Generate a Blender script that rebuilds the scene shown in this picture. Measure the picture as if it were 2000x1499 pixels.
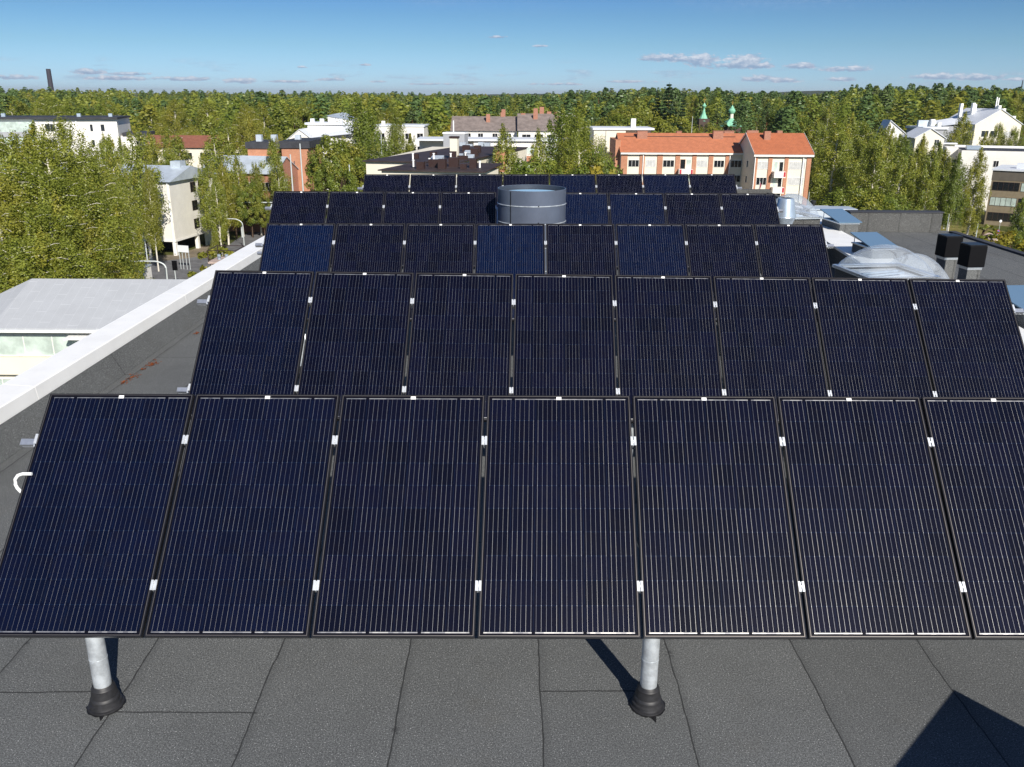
import bpy, math, random
import numpy as np
from mathutils import Vector, Matrix
R = math.radians
scene = bpy.context.scene
for o in list(bpy.data.objects): bpy.data.objects.remove(o, do_unlink=True)
COL = scene.collection

# ------------------------------------------------------------------ camera
FPX, PITCH, ROLL = 1687.5, R(18.4935), R(0.3)
cam_d = bpy.data.cameras.new('camera'); cam = bpy.data.objects.new('camera', cam_d); COL.objects.link(cam)
cam_d.sensor_fit = 'HORIZONTAL'; cam_d.sensor_width = 36.0; cam_d.lens = FPX/2000*36.0
cam_d.clip_start = 0.1; cam_d.clip_end = 40000
cam.matrix_world = Matrix.Rotation(R(90)-PITCH, 4, 'X') @ Matrix.Rotation(ROLL, 4, 'Z')
scene.camera = cam
scene.render.resolution_x = 1024; scene.render.resolution_y = 767

def ray(px, py):
    x, y = (px-1000)/FPX, (py-749.5)/FPX
    c, s = math.cos(-ROLL), math.sin(-ROLL); x, y = x*c-y*s, x*s+y*c
    return Vector((x, math.cos(PITCH)-y*math.sin(PITCH), -math.sin(PITCH)-y*math.cos(PITCH)))
def atz(px, py, z): r = ray(px, py); return r*(z/r.z)
def aty(px, py, Y): r = ray(px, py); return r*(Y/r.y)

# ------------------------------------------------------------------ world
SUN_AZ, SUN_EL = R(22), R(33)
sdir = Vector((math.sin(SUN_AZ)*math.cos(SUN_EL), -math.cos(SUN_AZ)*math.cos(SUN_EL), math.sin(SUN_EL)))
world = bpy.data.worlds.new('World'); scene.world = world; world.use_nodes = True
wt = world.node_tree; wt.nodes.clear()
class NT:
    def __init__(s, t): s.t = t
    def n(s, k, **kw):
        nd = s.t.nodes.new(k)
        for a, v in kw.items(): setattr(nd, a, v)
        return nd
    def put(s, sock, v):
        if isinstance(v, bpy.types.NodeSocket): s.t.links.new(v, sock)
        elif v is not None: sock.default_value = v
    def m(s, op, a, b=None, c=None, clamp=False):
        nd = s.n('ShaderNodeMath', operation=op); nd.use_clamp = clamp
        s.put(nd.inputs[0], a)
        if b is not None: s.put(nd.inputs[1], b)
        if c is not None: s.put(nd.inputs[2], c)
        return nd.outputs[0]
    def mix(s, f, a, b, mode='MIX'):
        nd = s.n('ShaderNodeMix', data_type='RGBA', blend_type=mode)
        s.put(nd.inputs[0], f); s.put(nd.inputs[6], a); s.put(nd.inputs[7], b)
        return nd.outputs[2]
    def noise(s, vec, scale, detail=3, rough=.5, out=0, dist=0):
        nd = s.n('ShaderNodeTexNoise'); s.put(nd.inputs['Vector'], vec)
        nd.inputs['Scale'].default_value = scale; nd.inputs['Detail'].default_value = detail
        nd.inputs['Roughness'].default_value = rough; nd.inputs['Distortion'].default_value = dist
        return nd.outputs[out]
    def ramp(s, f, stops):
        nd = s.n('ShaderNodeValToRGB'); s.put(nd.inputs[0], f); e = nd.color_ramp.elements
        while len(e) < len(stops): e.new(.5)
        for i, (p, c) in enumerate(stops):
            e[i].position = p; e[i].color = c if len(c) == 4 else (*c, 1)
        return nd.outputs[0]
    def comb(s, x, y, z):
        nd = s.n('ShaderNodeCombineXYZ')
        for i, v in enumerate((x, y, z)): s.put(nd.inputs[i], v)
        return nd.outputs[0]
    def smooth(s, v, a, b):
        nd = s.n('ShaderNodeMapRange', interpolation_type='SMOOTHSTEP'); s.put(nd.inputs[0], v)
        nd.inputs[1].default_value = a; nd.inputs[2].default_value = b
        return nd.outputs[0]
w = NT(wt)
sky = w.n('ShaderNodeTexSky', sky_type='NISHITA'); sky.sun_disc = False
sky.sun_elevation = SUN_EL; sky.sun_rotation = R(180)-SUN_AZ
sky.air_density = 1.0; sky.dust_density = 0.25; sky.ozone_density = 3.0; sky.altitude = 100
tc = w.n('ShaderNodeTexCoord'); sep = w.n('ShaderNodeSeparateXYZ'); wt.links.new(tc.outputs['Generated'], sep.inputs[0])
az = w.m('ARCTAN2', sep.outputs[0], sep.outputs[1]); el = w.m('ARCSINE', sep.outputs[2])
# deeper blue a few degrees above the horizon
tint = w.ramp(w.m('MULTIPLY', el, 4.0, clamp=True), [(0.0, (.45, .68, 1.13)), (.084, (.385, .595, .97)), (.20, (.315, .495, .735)), (.32, (.25, .415, .63)), (.44, (.20, .36, .62)), (.62, (.24, .38, .62)), (1.0, (.40, .48, .62))])
skyc = w.mix(1.0, sky.outputs[0], tint, 'MULTIPLY')
def azel(px, py): d = ray(px, py).normalized(); return math.atan2(d.x, d.y), math.asin(d.z)
cv = w.comb(w.m('MULTIPLY', az, 1.0), w.m('MULTIPLY', el, 2.2), 0.3)
n1 = w.noise(cv, 42, 6, .62); n2 = w.noise(cv, 15, 4, .55); n3 = w.noise(cv, 120, 5, .65)
mask = None; shade = None
clouds = [(1297,114,46,10),(1340,117,30,8),(1370,120,38,17),(1415,129,46,10),(1450,124,46,17),(1480,130,30,7),(1560,130,28,8),(1632,136,26,6),(1672,136,30,7),
          (1478,155,34,8),(1530,158,34,6),(1636,156,34,5),(1830,151,60,7),(1905,152,48,8),(1980,156,20,4),(1260,117,12,3),
          (172,141,36,6),(250,145,40,4),(235,154,60,5),(350,155,70,5),(470,159,30,7),(20,152,45,5),(590,132,10,3),(714,127,13,3),
          (645,156,26,4),(740,160,16,3),(1055,91,14,3),(975,73,24,3),(1090,165,60,3),(1230,160,60,3),(560,160,40,3),(860,165,60,3)]
for (cx, cy, rx, ry) in clouds:
    a0, e0 = azel(cx, cy); rr = rx/FPX; re = ry/FPX
    u = w.m('DIVIDE', w.m('SUBTRACT', az, a0), rr); v = w.m('DIVIDE', w.m('SUBTRACT', el, e0), re)
    v2 = w.m('MULTIPLY', v, w.m('ADD', w.m('MULTIPLY', w.m('LESS_THAN', v, 0.0), .6), 1.0))
    r2 = w.m('ADD', w.m('MULTIPLY', u, u), w.m('MULTIPLY', v2, v2))
    g = w.m('SUBTRACT', 1.0, r2)
    sh = w.m('MULTIPLY', w.m('MAXIMUM', g, 0.0), v)
    mask = g if mask is None else w.m('MAXIMUM', mask, g)
    shade = sh if shade is None else w.m('ADD', shade, sh)
mm = w.m('ADD', w.m('MULTIPLY', w.m('MAXIMUM', mask, -1.6), 1.25), w.m('ADD', w.m('MULTIPLY', w.m('SUBTRACT', n1, .5), 3.2), w.m('MULTIPLY', w.m('SUBTRACT', n3, .5), 4.2)))
mm = w.smooth(mm, -.1, .85)
# sparse thin streaks close to the horizon and wisps higher up
lowband = w.m('MULTIPLY', w.smooth(el, .004, .016), w.m('SUBTRACT', 1.0, w.smooth(el, .020, .040)))
cv2 = w.comb(az, w.m('MULTIPLY', el, 6.0), 2.3)
st = w.m('MULTIPLY', w.m('MULTIPLY', w.smooth(w.noise(cv2, 22, 5, .6), .52, .72), lowband), .5)
cv3 = w.comb(az, w.m('MULTIPLY', el, 7.0), 5.1)
hi = w.m('MULTIPLY', w.m('MULTIPLY', w.smooth(w.noise(cv3, 5, 5, .55), .48, .75), w.smooth(el, .07, .11)), .22)
dens = w.m('ADD', w.m('MULTIPLY', mm, .85), w.m('ADD', st, hi), clamp=True)
lit = w.smooth(w.m('ADD', w.m('MULTIPLY', shade, .8), w.m('MULTIPLY', w.m('SUBTRACT', n3, .5), 2.4)), -.35, .8)
cc = w.mix(lit, (2.1, 2.9, 4.3, 1), (6.0, 6.2, 6.8, 1))
fin = w.mix(dens, skyc, cc)
bg = w.n('ShaderNodeBackground'); bg.inputs[1].default_value = 0.10
wt.links.new(fin, bg.inputs[0]); wo = w.n('ShaderNodeOutputWorld'); wt.links.new(bg.outputs[0], wo.inputs[0])

# ------------------------------------------------------------------ sun + exposure
sl = bpy.data.lights.new('sun', 'SUN'); sl.energy = 5.0; sl.angle = R(.53); sl.color = (1.0, .945, .86)
so = bpy.data.objects.new('sun', sl); COL.objects.link(so)
so.rotation_mode = 'QUATERNION'; so.rotation_quaternion = sdir.to_track_quat('Z', 'Y'); so.location = (5, -10, 30)
scene.view_settings.view_transform = 'Standard'; scene.view_settings.look = 'None'
scene.view_settings.gamma = 1; scene.view_settings.exposure = 0.40; scene.view_settings.use_curve_mapping = False
scene.render.engine = 'CYCLES'
scene.cycles.max_bounces = 6; scene.cycles.transparent_max_bounces = 12

# ------------------------------------------------------------------ materials
def newmat(name):
    m = bpy.data.materials.new(name); m.use_nodes = True; t = m.node_tree
    b = t.nodes['Principled BSDF']; return m, NT(t), b
def P(name, col, rough=.6, metal=0.0, spec=.5, var=0.0, scale=3.0, bump=0.0, bscale=40.0, coat=0.0):
    m, q, b = newmat(name)
    b.inputs['Roughness'].default_value = rough; b.inputs['Metallic'].default_value = metal
    b.inputs['Specular IOR Level'].default_value = spec; b.inputs['Coat Weight'].default_value = coat
    c = (*col, 1)
    if var or bump:
        tcn = q.n('ShaderNodeTexCoord').outputs['Object']
    if var:
        nz = q.noise(tcn, scale, 5, .6)
        f = q.smooth(nz, .3, .7)
        q.put(b.inputs['Base Color'], q.mix(f, tuple(x*(1-var) for x in col)+(1,), tuple(min(1, x*(1+var)) for x in col)+(1,)))
    else: b.inputs['Base Color'].default_value = c
    if bump:
        bn = q.n('ShaderNodeBump'); bn.inputs['Strength'].default_value = bump; bn.inputs['Distance'].default_value = .01
        q.put(bn.inputs['Height'], q.noise(tcn, bscale, 3, .6)); q.put(b.inputs['Normal'], bn.outputs[0])
    return m
M = {}
M['white_cap'] = P('white_cap', (.86, .86, .84), .42, 0, .5, .035, 2.5)
M['galv'] = P('galv', (.60, .64, .67), .42, .55, .5, .22, 14)
M['alu'] = P('alu', (.78, .80, .82), .30, .85, .5, .08, 30)
M['clamp'] = P('clamp', (.70, .73, .76), .40, .55, .5, .10, 60)
M['rubber'] = P('rubber', (.018, .018, .020), .55, 0, .5, .3, 20)
M['sealant'] = P('sealant', (.010, .010, .011), .5, 0, .5, .3, 30)
M['frame_black'] = P('frame_black', (.020, .020, .023), .30, .5, .7)
M['lip_sheen'] = P('lip_sheen', (.22, .20, .185), .38, .8)  # inner frame lip kept lighter, edge sheen put into its colour
M['duct'] = P('duct', (.135, .16, .215), .34, .4, .5, .10, 2.2)
M['duct_in'] = P('duct_in', (.12, .14, .18), .45, .3)
M['duct_disc'] = P('duct_disc', (.36, .60, .80), .4, .1)  # metal disc coloured blue, the sky it mirrors put into the base colour
M['steel'] = P('steel', (.52, .60, .68), .34, .6, .5, .12, 5)
M['black_box'] = P('black_box', (.004, .004, .005), .7, 0, .12)
M['tag_white'] = P('tag_white', (.85, .85, .83), .5)
M['rust'] = P('rust', (.19, .055, .018), .9, 0, .2, .5, 25)
M['asphalt'] = P('asphalt', (.13, .13, .135), .9, 0, .3, .2, .6)
M['pave'] = P('pave', (.20, .165, .12), .9, 0, .2, .25, .5)
M['wall_cream'] = P('wall_cream', (.70, .655, .545), .8, 0, .3, .04, .4)
M['wall_white'] = P('wall_white', (.74, .72, .67), .8, 0, .3, .05, .4)
M['wall_beige'] = P('wall_beige', (.70, .675, .61), .85, 0, .3, .05, .5)
M['wall_grey'] = P('wall_grey', (.34, .35, .37), .85, 0, .3, .06, .5)
M['wall_olive'] = P('wall_olive', (.235, .19, .125), .85, 0, .3, .10, 1.5)
M['wall_darkolive'] = P('wall_darkolive', (.12, .105, .085), .85, 0, .3, .1, 1)
M['metal_roof'] = P('metal_roof', (.50, .56, .62), .40, .25, .5, .12, .6)
M['white_roof'] = P('white_roof', (.66, .69, .73), .5, 0, .4, .06, .5)
M['dark_roof'] = P('dark_roof', (.040, .042, .050), .7, 0, .3, .2, .6)
M['brown_roof'] = P('brown_roof', (.040, .028, .028), .65, 0, .3, .25, .5)
M['brown_metal'] = P('brown_metal', (.035, .018, .016), .5, 0, .4)
M['grey_tile'] = P('grey_tile', (.20, .165, .15), .85, 0, .2, .20, .9)
M['red_panel'] = P('red_panel', (.45, .02, .035), .6)
M['green_copper'] = P('green_copper', (.22, .50, .34), .5, 0, .4, .15, 1)
M['gold'] = P('gold', (.7, .42, .10), .3, .9)
M['dark_wood'] = P('dark_wood', (.055, .032, .024), .7)
M['glass_dark'] = P('glass_dark', (.012, .014, .018), .06, 0, .7)
M['glass_blind'] = P('glass_blind', (.50, .50, .49), .15, 0, .6, .15, 1.3)
M['glass_green'] = P('glass_green', (.46, .54, .49), .12, 0, .6, .22, .9)
M['win_frame'] = P('win_frame', (.72, .71, .68), .5)
M['win_brown'] = P('win_brown', (.06, .035, .025), .5)
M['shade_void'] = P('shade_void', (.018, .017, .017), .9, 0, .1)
M['bark_dark'] = P('bark_dark', (.075, .050, .035), .9, 0, .2, .3, 4)
M['bark_pine'] = P('bark_pine', (.16, .075, .04), .9, 0, .2, .3, 3)
M['pole'] = P('pole', (.52, .56, .56), .5, .2)
M['pole_dark'] = P('pole_dark', (.05, .055, .07), .6)
M['sign_white'] = P('sign_white', (.72, .74, .76), .5)
M['sign_blue'] = P('sign_blue', (.03, .13, .42), .5)
M['stone'] = P('stone', (.42, .33, .28), .9, 0, .3, .2, 3)
M['car_silver'] = P('car_silver', (.50, .52, .55), .25, .6, .5, coat=.6)
M['car_dark'] = P('car_dark', (.03, .035, .05), .22, .3, .5, coat=.6)
M['tyre'] = P('tyre', (.012, .012, .012), .8)
M['chim_tower'] = P('chim_tower', (.035, .032, .045), .8)

def brick(name, c1, c2, mortar, sc=1.0):
    m, q, b = newmat(name); t = q.n('ShaderNodeTexCoord').outputs['Object']
    s = q.n('ShaderNodeSeparateXYZ'); q.put(s.inputs[0], t)
    v = q.comb(q.m('ADD', s.outputs[0], s.outputs[1]), s.outputs[2], 0.0)
    br = q.n('ShaderNodeTexBrick'); q.put(br.inputs['Vector'], v)
    br.inputs['Color1'].default_value = (*c1, 1); br.inputs['Color2'].default_value = (*c2, 1); br.inputs['Mortar'].default_value = (*mortar, 1)
    br.inputs['Scale'].default_value = sc; br.inputs['Brick Width'].default_value = .28; br.inputs['Row Height'].default_value = .085
    br.inputs['Mortar Size'].default_value = .010; br.inputs['Bias'].default_value = 0
    q.put(b.inputs['Base Color'], q.mix(q.smooth(q.noise(t, .7, 4, .6), .3, .7), br.outputs[0], q.mix(.25, br.outputs[0], (*[x*.5 for x in c1], 1))))
    b.inputs['Roughness'].default_value = .85
    return m
M['brick'] = brick('brick', (.40, .15, .085), (.30, .10, .058), (.36, .28, .22))
M['brick_orange'] = brick('brick_orange', (.50, .205, .105), (.40, .15, .075), (.42, .30, .22))

def tiles(name, col, dx=.25, dz=.30):
    m, q, b = newmat(name); t = q.n('ShaderNodeTexCoord').outputs['Object']
    s = q.n('ShaderNodeSeparateXYZ'); q.put(s.inputs[0], t)
    fx = q.m('FRACT', q.m('DIVIDE', s.outputs[0], dx)); fz = q.m('FRACT', q.m('DIVIDE', s.outputs[2], dz*.5))
    a = q.m('MULTIPLY', q.m('ABSOLUTE', q.m('SUBTRACT', fx, .5)), 2.0)
    line = q.m('MAXIMUM', q.smooth(a, .75, 1.0), q.smooth(fz, .85, 1.0))
    nz = q.smooth(q.noise(t, 1.1, 5, .65), .3, .7)
    c = q.mix(nz, (*[x*.86 for x in col], 1), (*[min(1, x*1.1) for x in col], 1))
    q.put(b.inputs['Base Color'], q.mix(q.m('MULTIPLY', line, .45), c, (*[x*.35 for x in col], 1)))
    b.inputs['Roughness'].default_value = .7
    bn = q.n('ShaderNodeBump'); bn.inputs['Strength'].default_value = .5; bn.inputs['Distance'].default_value = .04
    q.put(bn.inputs['Height'], q.m('SUBTRACT', 1.0, line)); q.put(b.inputs['Normal'], bn.outputs[0])
    return m
M['orange_tile'] = tiles('orange_tile', (.47, .165, .080))
M['orange_tile2'] = tiles('orange_tile2', (.43, .135, .058), .3, .36)
M['red_roof'] = tiles('red_roof', (.26, .10, .06))

def seamroof(name, col, dx, dy, shade):
    m, q, b = newmat(name); t = q.n('ShaderNodeTexCoord').outputs['Object']
    s = q.n('ShaderNodeSeparateXYZ'); q.put(s.inputs[0], t)
    row = q.m('FLOOR', q.m('DIVIDE', s.outputs[0], dx))
    fx = q.m('FRACT', q.m('DIVIDE', s.outputs[0], dx))
    fy = q.m('FRACT', q.m('ADD', q.m('DIVIDE', s.outputs[1], dy), q.m('MULTIPLY', row, .37)))
    ln = q.m('MAXIMUM', q.m('LESS_THAN', fx, .035), q.m('LESS_THAN', fy, .02))
    nz = q.smooth(q.noise(t, .8, 5, .6), .3, .7)
    c = q.mix(nz, (*[x*.96 for x in col], 1), (*[x*1.03 for x in col], 1))
    q.put(b.inputs['Base Color'], q.mix(q.m('MULTIPLY', ln, shade), c, (.85, .87, .9, 1)))
    b.inputs['Roughness'].default_value = .6
    return m
M['seam_grey'] = seamroof('seam_grey', (.37, .385, .405), .62, 2.6, .13)

# roofing felt with rolls, seams, patched laps and mineral granules
def felt(name, base, seams):
    m, q, b = newmat(name); g = q.n('ShaderNodeNewGeometry').outputs['Position']
    s = q.n('ShaderNodeSeparateXYZ'); q.put(s.inputs[0], g); X, Y = s.outputs[0], s.outputs[1]
    big = q.smooth(q.noise(g, .55, 4, .6), .3, .7)
    mid = q.smooth(q.noise(g, 5, 4, .65), .35, .65)
    gran = q.noise(g, 95, 3, .85)
    gran2 = q.noise(g, 120, 2, .7)
    c = q.mix(big, (*[x*.80 for x in base], 1), (*[x*1.15 for x in base], 1))
    c = q.mix(q.m('MULTIPLY', mid, .25), c, (*[x*1.3 for x in base], 1))
    c = q.mix(q.smooth(gran, .40, .60), q.mix(.55, c, (.014, .015, .015, 1)), q.mix(.20, c, (.33, .34, .33, 1)))
    c = q.mix(q.m('MULTIPLY', q.smooth(gran2, .63, .69), 1.0), c, (.62, .63, .62, 1))
    # roll to roll tone
    wig = q.m('MULTIPLY', q.m('SUBTRACT', q.noise(g, 1.3, 4, .6), .5), .06)
    Xw = q.m('ADD', X, wig)
    rx = q.m('DIVIDE', q.m('SUBTRACT', Xw, .20), .93); k = q.m('FLOOR', rx); fx = q.m('FRACT', rx)
    wn = q.n('ShaderNodeTexWhiteNoise', noise_dimensions='1D'); q.put(wn.inputs['W'], k)
    c = q.mix(q.m('MULTIPLY', wn.outputs[0], .22), c, (*[x*.45 for x in base], 1))
    d = q.m('MINIMUM', fx, q.m('SUBTRACT', 1.0, fx))
    soft = q.m('MULTIPLY', q.m('SUBTRACT', 1.0, q.smooth(fx, .0, .09)), .35)
    c = q.mix(soft, c, (*[x*.55 for x in base], 1))
    seam = q.m('LESS_THAN', d, q.m('ADD', .0025, q.m('MULTIPLY', q.noise(g, 9, 3, .6), .006)))
    # end laps: every roll has its own offset
    ry = q.m('FRACT', q.m('ADD', q.m('DIVIDE', q.m('ADD', Y, wig), 7.9), q.m('MULTIPLY', wn.outputs[0], .8)))
    lap = q.m('MULTIPLY', q.m('LESS_THAN', ry, .0016), q.m('GREATER_THAN', Y, 5.8))
    line = q.m('MAXIMUM', seam, lap)
    # laps placed as on the photographed roof  (x0, x1, y)
    for (x0, x1, y0) in seams:
        a = q.m('MULTIPLY', q.m('GREATER_THAN', X, x0), q.m('LESS_THAN', X, x1))
        l = q.m('LESS_THAN', q.m('ABSOLUTE', q.m('SUBTRACT', q.m('ADD', Y, wig), y0)), .006)
        line = q.m('MAXIMUM', line, q.m('MULTIPLY', a, l))
    c = q.mix(q.m('MULTIPLY', line, .8), c, (.014, .014, .014, 1))
    # bitumen smears
    sm = q.m('MULTIPLY', q.m('SUBTRACT', 1.0, q.smooth(d, .0, .045)), q.smooth(q.noise(g, 5, 4, .7), .60, .66))
    c = q.mix(q.m('MULTIPLY', sm, .6), c, (.012, .012, .013, 1))
    # brownish silt
    silt = q.m('MULTIPLY', q.smooth(q.noise(g, .9, 5, .7), .55, .78), .20)
    c = q.mix(silt, c, (.11, .09, .06, 1))
    q.put(b.inputs['Base Color'], c); b.inputs['Roughness'].default_value = .82; b.inputs['Specular IOR Level'].default_value = .35
    bn = q.n('ShaderNodeBump'); bn.inputs['Strength'].default_value = .40; bn.inputs['Distance'].default_value = .005
    q.put(bn.inputs['Height'], q.m('SUBTRACT', gran, q.m('MULTIPLY', line, 2.0))); q.put(b.inputs['Normal'], bn.outputs[0])
    return m
M['felt'] = felt('felt', (.113, .118, .119), [(-2.56, -1.64, 4.62), (.20, .86, 4.85), (-3.5, -2.75, 4.82)])
M['felt_dark'] = felt('felt_dark', (.062, .061, .058), [])

# photovoltaic laminate: UV u = cell column 0..6, v = cell row 0..10 (measured up the slope)
def pv():
    m, q, b = newmat('pv_laminate'); uv = q.n('ShaderNodeUVMap').outputs[0]
    s = q.n('ShaderNodeSeparateXYZ'); q.put(s.inputs[0], uv); U, V = s.outputs[0], s.outputs[1]
    oi = q.n('ShaderNodeObjectInfo').outputs['Random']
    inside = q.m('MULTIPLY', q.m('MULTIPLY', q.m('GREATER_THAN', U, 0.0), q.m('LESS_THAN', U, 6.0)), q.m('MULTIPLY', q.m('GREATER_THAN', V, 0.0), q.m('LESS_THAN', V, 10.0)))
    fu, fv = q.m('FRACT', U), q.m('FRACT', V); iu, iv = q.m('FLOOR', U), q.m('FLOOR', V)
    wn = q.n('ShaderNodeTexWhiteNoise', noise_dimensions='3D'); q.put(wn.inputs[0], q.comb(iu, iv, q.m('MULTIPLY', oi, 97.0)))
    cell = q.mix(wn.outputs[0], (.0014, .0019, .0072, 1), (.0023, .0029, .0122, 1))
    ba = q.n('ShaderNodeAttribute', attribute_type='OBJECT'); ba.attribute_name = 'blue_tone'; blue = ba.outputs['Fac']
    cell = q.mix(blue, cell, (.0014, .0065, .030, 1))
    # crystal mottling
    cell = q.mix(q.m('MULTIPLY', q.smooth(q.noise(uv, 1.7, 4, .6), .45, .75), .45), cell, (.0042, .0034, .0065, 1))
    gu = q.m('MINIMUM', fu, q.m('SUBTRACT', 1.0, fu)); gv = q.m('MINIMUM', fv, q.m('SUBTRACT', 1.0, fv))
    gap = q.m('MULTIPLY', q.m('LESS_THAN', q.m('MINIMUM', q.m('MULTIPLY', gu, 1.6), gv), .012), .45)
    col = q.mix(gap, cell, (.004, .014, .040, 1))
    dia = q.m('LESS_THAN', q.m('ADD', gu, gv), .075)
    col = q.mix(dia, col, (.0016, .0025, .010, 1))
    bb = q.m('ABSOLUTE', q.m('SUBTRACT', q.m('FRACT', q.m('MULTIPLY', fu, 5.0)), .5))
    bar = q.m('MULTIPLY', q.m('LESS_THAN', bb, .0165), inside)
    dot = q.m('MULTIPLY', q.m('MULTIPLY', q.m('LESS_THAN', bb, .038), q.m('LESS_THAN', gv, .014)), inside)
    # ribbon brightness varies between strings of cells
    wn2 = q.n('ShaderNodeTexWhiteNoise', noise_dimensions='3D'); q.put(wn2.inputs[0], q.comb(q.m('FLOOR', q.m('MULTIPLY', U, 5.0)), iv, q.m('MULTIPLY', oi, 31.0)))
    # cross ribbons at the head and the foot
    def seg(a, c_): return q.m('MULTIPLY', q.m('GREATER_THAN', U, a), q.m('LESS_THAN', U, c_))
    top = q.m('MAXIMUM', q.m('MAXIMUM', seg(.07, .93), seg(1.07, 4.93)), seg(5.07, 5.93))
    bot = q.m('MAXIMUM', q.m('MAXIMUM', seg(.07, 1.93), seg(2.07, 3.93)), seg(4.07, 5.93))
    rt = q.m('MULTIPLY', top, q.m('LESS_THAN', q.m('ABSOLUTE', q.m('SUBTRACT', V, 10.035)), .018))
    rb = q.m('MULTIPLY', bot, q.m('LESS_THAN', q.m('ABSOLUTE', q.m('ADD', V, .045)), .022))
    rib = q.m('MAXIMUM', q.m('MAXIMUM', bar, dot), q.m('MAXIMUM', rt, rb))
    col = q.mix(q.m('MULTIPLY', q.m('SUBTRACT', 1.0, inside), 1.0), col, (.004, .004, .007, 1))
    silver = q.mix(wn2.outputs[0], (.30, .30, .32, 1), (.74, .72, .67, 1))
    col = q.mix(rib, col, silver)
    # dust film
    dust = q.m('MULTIPLY', q.smooth(q.noise(uv, .55, 5, .7), .5, .8), .007)
    col = q.mix(dust, col, (.35, .33, .30, 1))
    q.put(b.inputs['Base Color'], col)
    q.put(b.inputs['Metallic'], q.m('MULTIPLY', rib, .88)); q.put(b.inputs['Roughness'], q.m('ADD', .24, q.m('MULTIPLY', rib, .14)))
    b.inputs['Specular IOR Level'].default_value = .22
    b.inputs['Coat Weight'].default_value = .08; b.inputs['Coat Roughness'].default_value = .10
    return m
M['pv'] = pv()

# foliage
def leaf(name, lo, hi, alt, altw=.25, trans=.40):
    m, q, b = newmat(name); t = q.t; t.nodes.remove(b)
    at = q.n('ShaderNodeAttribute'); at.attribute_name = 'tint'; f = at.outputs['Fac']
    oi = q.n('ShaderNodeObjectInfo').outputs['Random']
    c = q.mix(f, (*lo, 1), (*hi, 1))
    c = q.mix(q.m('MULTIPLY', q.smooth(oi, .35, 1.0), altw), c, (*alt, 1))
    at2 = q.n('ShaderNodeAttribute'); at2.attribute_name = 'clump'
    c = q.mix(q.m('MULTIPLY', q.smooth(at2.outputs['Fac'], .78, .95), .45), c, (*alt, 1))
    d = q.n('ShaderNodeBsdfDiffuse'); q.put(d.inputs[0], c)
    tr = q.n('ShaderNodeBsdfTranslucent'); q.put(tr.inputs[0], q.mix(.4, c, (hi[0]*1.3, hi[1]*1.5, hi[2], 1)))
    gl = q.n('ShaderNodeBsdfGlossy'); gl.inputs[0].default_value = (.5, .5, .5, 1); gl.inputs[1].default_value = .45
    a = q.n('ShaderNodeMixShader'); a.inputs[0].default_value = trans; t.links.new(d.outputs[0], a.inputs[1]); t.links.new(tr.outputs[0], a.inputs[2])
    g2 = q.n('ShaderNodeMixShader'); g2.inputs[0].default_value = .045; t.links.new(a.outputs[0], g2.inputs[1]); t.links.new(gl.outputs[0], g2.inputs[2])
    t.links.new(g2.outputs[0], t.nodes['Material Output'].inputs[0]); return m
M['leaf_birch'] = leaf('leaf_birch', (0.124, 0.153, 0.021), (0.336, 0.366, 0.057), (0.366, 0.289, 0.040), .42)
M['leaf_green'] = leaf('leaf_green', (0.100, 0.136, 0.021), (0.242, 0.301, 0.045), (0.319, 0.271, 0.035), .45)
M['leaf_pine'] = leaf('leaf_pine', (0.050, 0.087, 0.028), (0.112, 0.177, 0.050), (0.142, 0.136, 0.028), .30, .12)
M['leaf_spruce'] = leaf('leaf_spruce', (.010, .025, .012), (.030, .060, .022), (.03, .05, .02), .2, .08)
M['leaf_maple'] = leaf('leaf_maple', (0.130, 0.153, 0.017), (0.354, 0.330, 0.038), (0.389, 0.236, 0.024), .35)
def birch_bark():
    m, q, b = newmat('birch_bark'); t = q.n('ShaderNodeTexCoord').outputs['Object']
    s = q.n('ShaderNodeMapping'); q.put(s.inputs[0], t); s.inputs['Scale'].default_value = (1, 1, .5)
    q.put(b.inputs['Base Color'], q.mix(q.smooth(q.noise(s.outputs[0], 3.5, 4, .7), .56, .66), (.62, .58, .50, 1), (.05, .045, .04, 1)))
    b.inputs['Roughness'].default_value = .7; return m
M['bark_birch'] = birch_bark()

def ground_mat():
    m, q, b = newmat('ground_mat'); g = q.n('ShaderNodeNewGeometry').outputs['Position']
    n = q.noise(g, .035, 6, .65); n_ = q.noise(g, .6, 5, .7)
    c = q.ramp(n, [(.30, (.045, .060, .016)), (.5, (.085, .092, .024)), (.62, (.15, .12, .050)), (.75, (.06, .075, .02))])
    c = q.mix(q.m('MULTIPLY', q.smooth(n_, .35, .7), .4), c, (.05, .062, .02, 1))
    q.put(b.inputs['Base Color'], c); b.inputs['Roughness'].default_value = .95; b.inputs['Specular IOR Level'].default_value = .1
    return m
M['ground'] = ground_mat()
M['forest_floor'] = P('forest_floor', (.030, .045, .016), .95, 0, .1, .35, .02)
M['lawn'] = P('lawn', (.10, .20, .022), .95, 0, .1, .3, .8)
M['dry_lawn'] = P('dry_lawn', (.17, .15, .045), .95, 0, .1, .3, .4)
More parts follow.
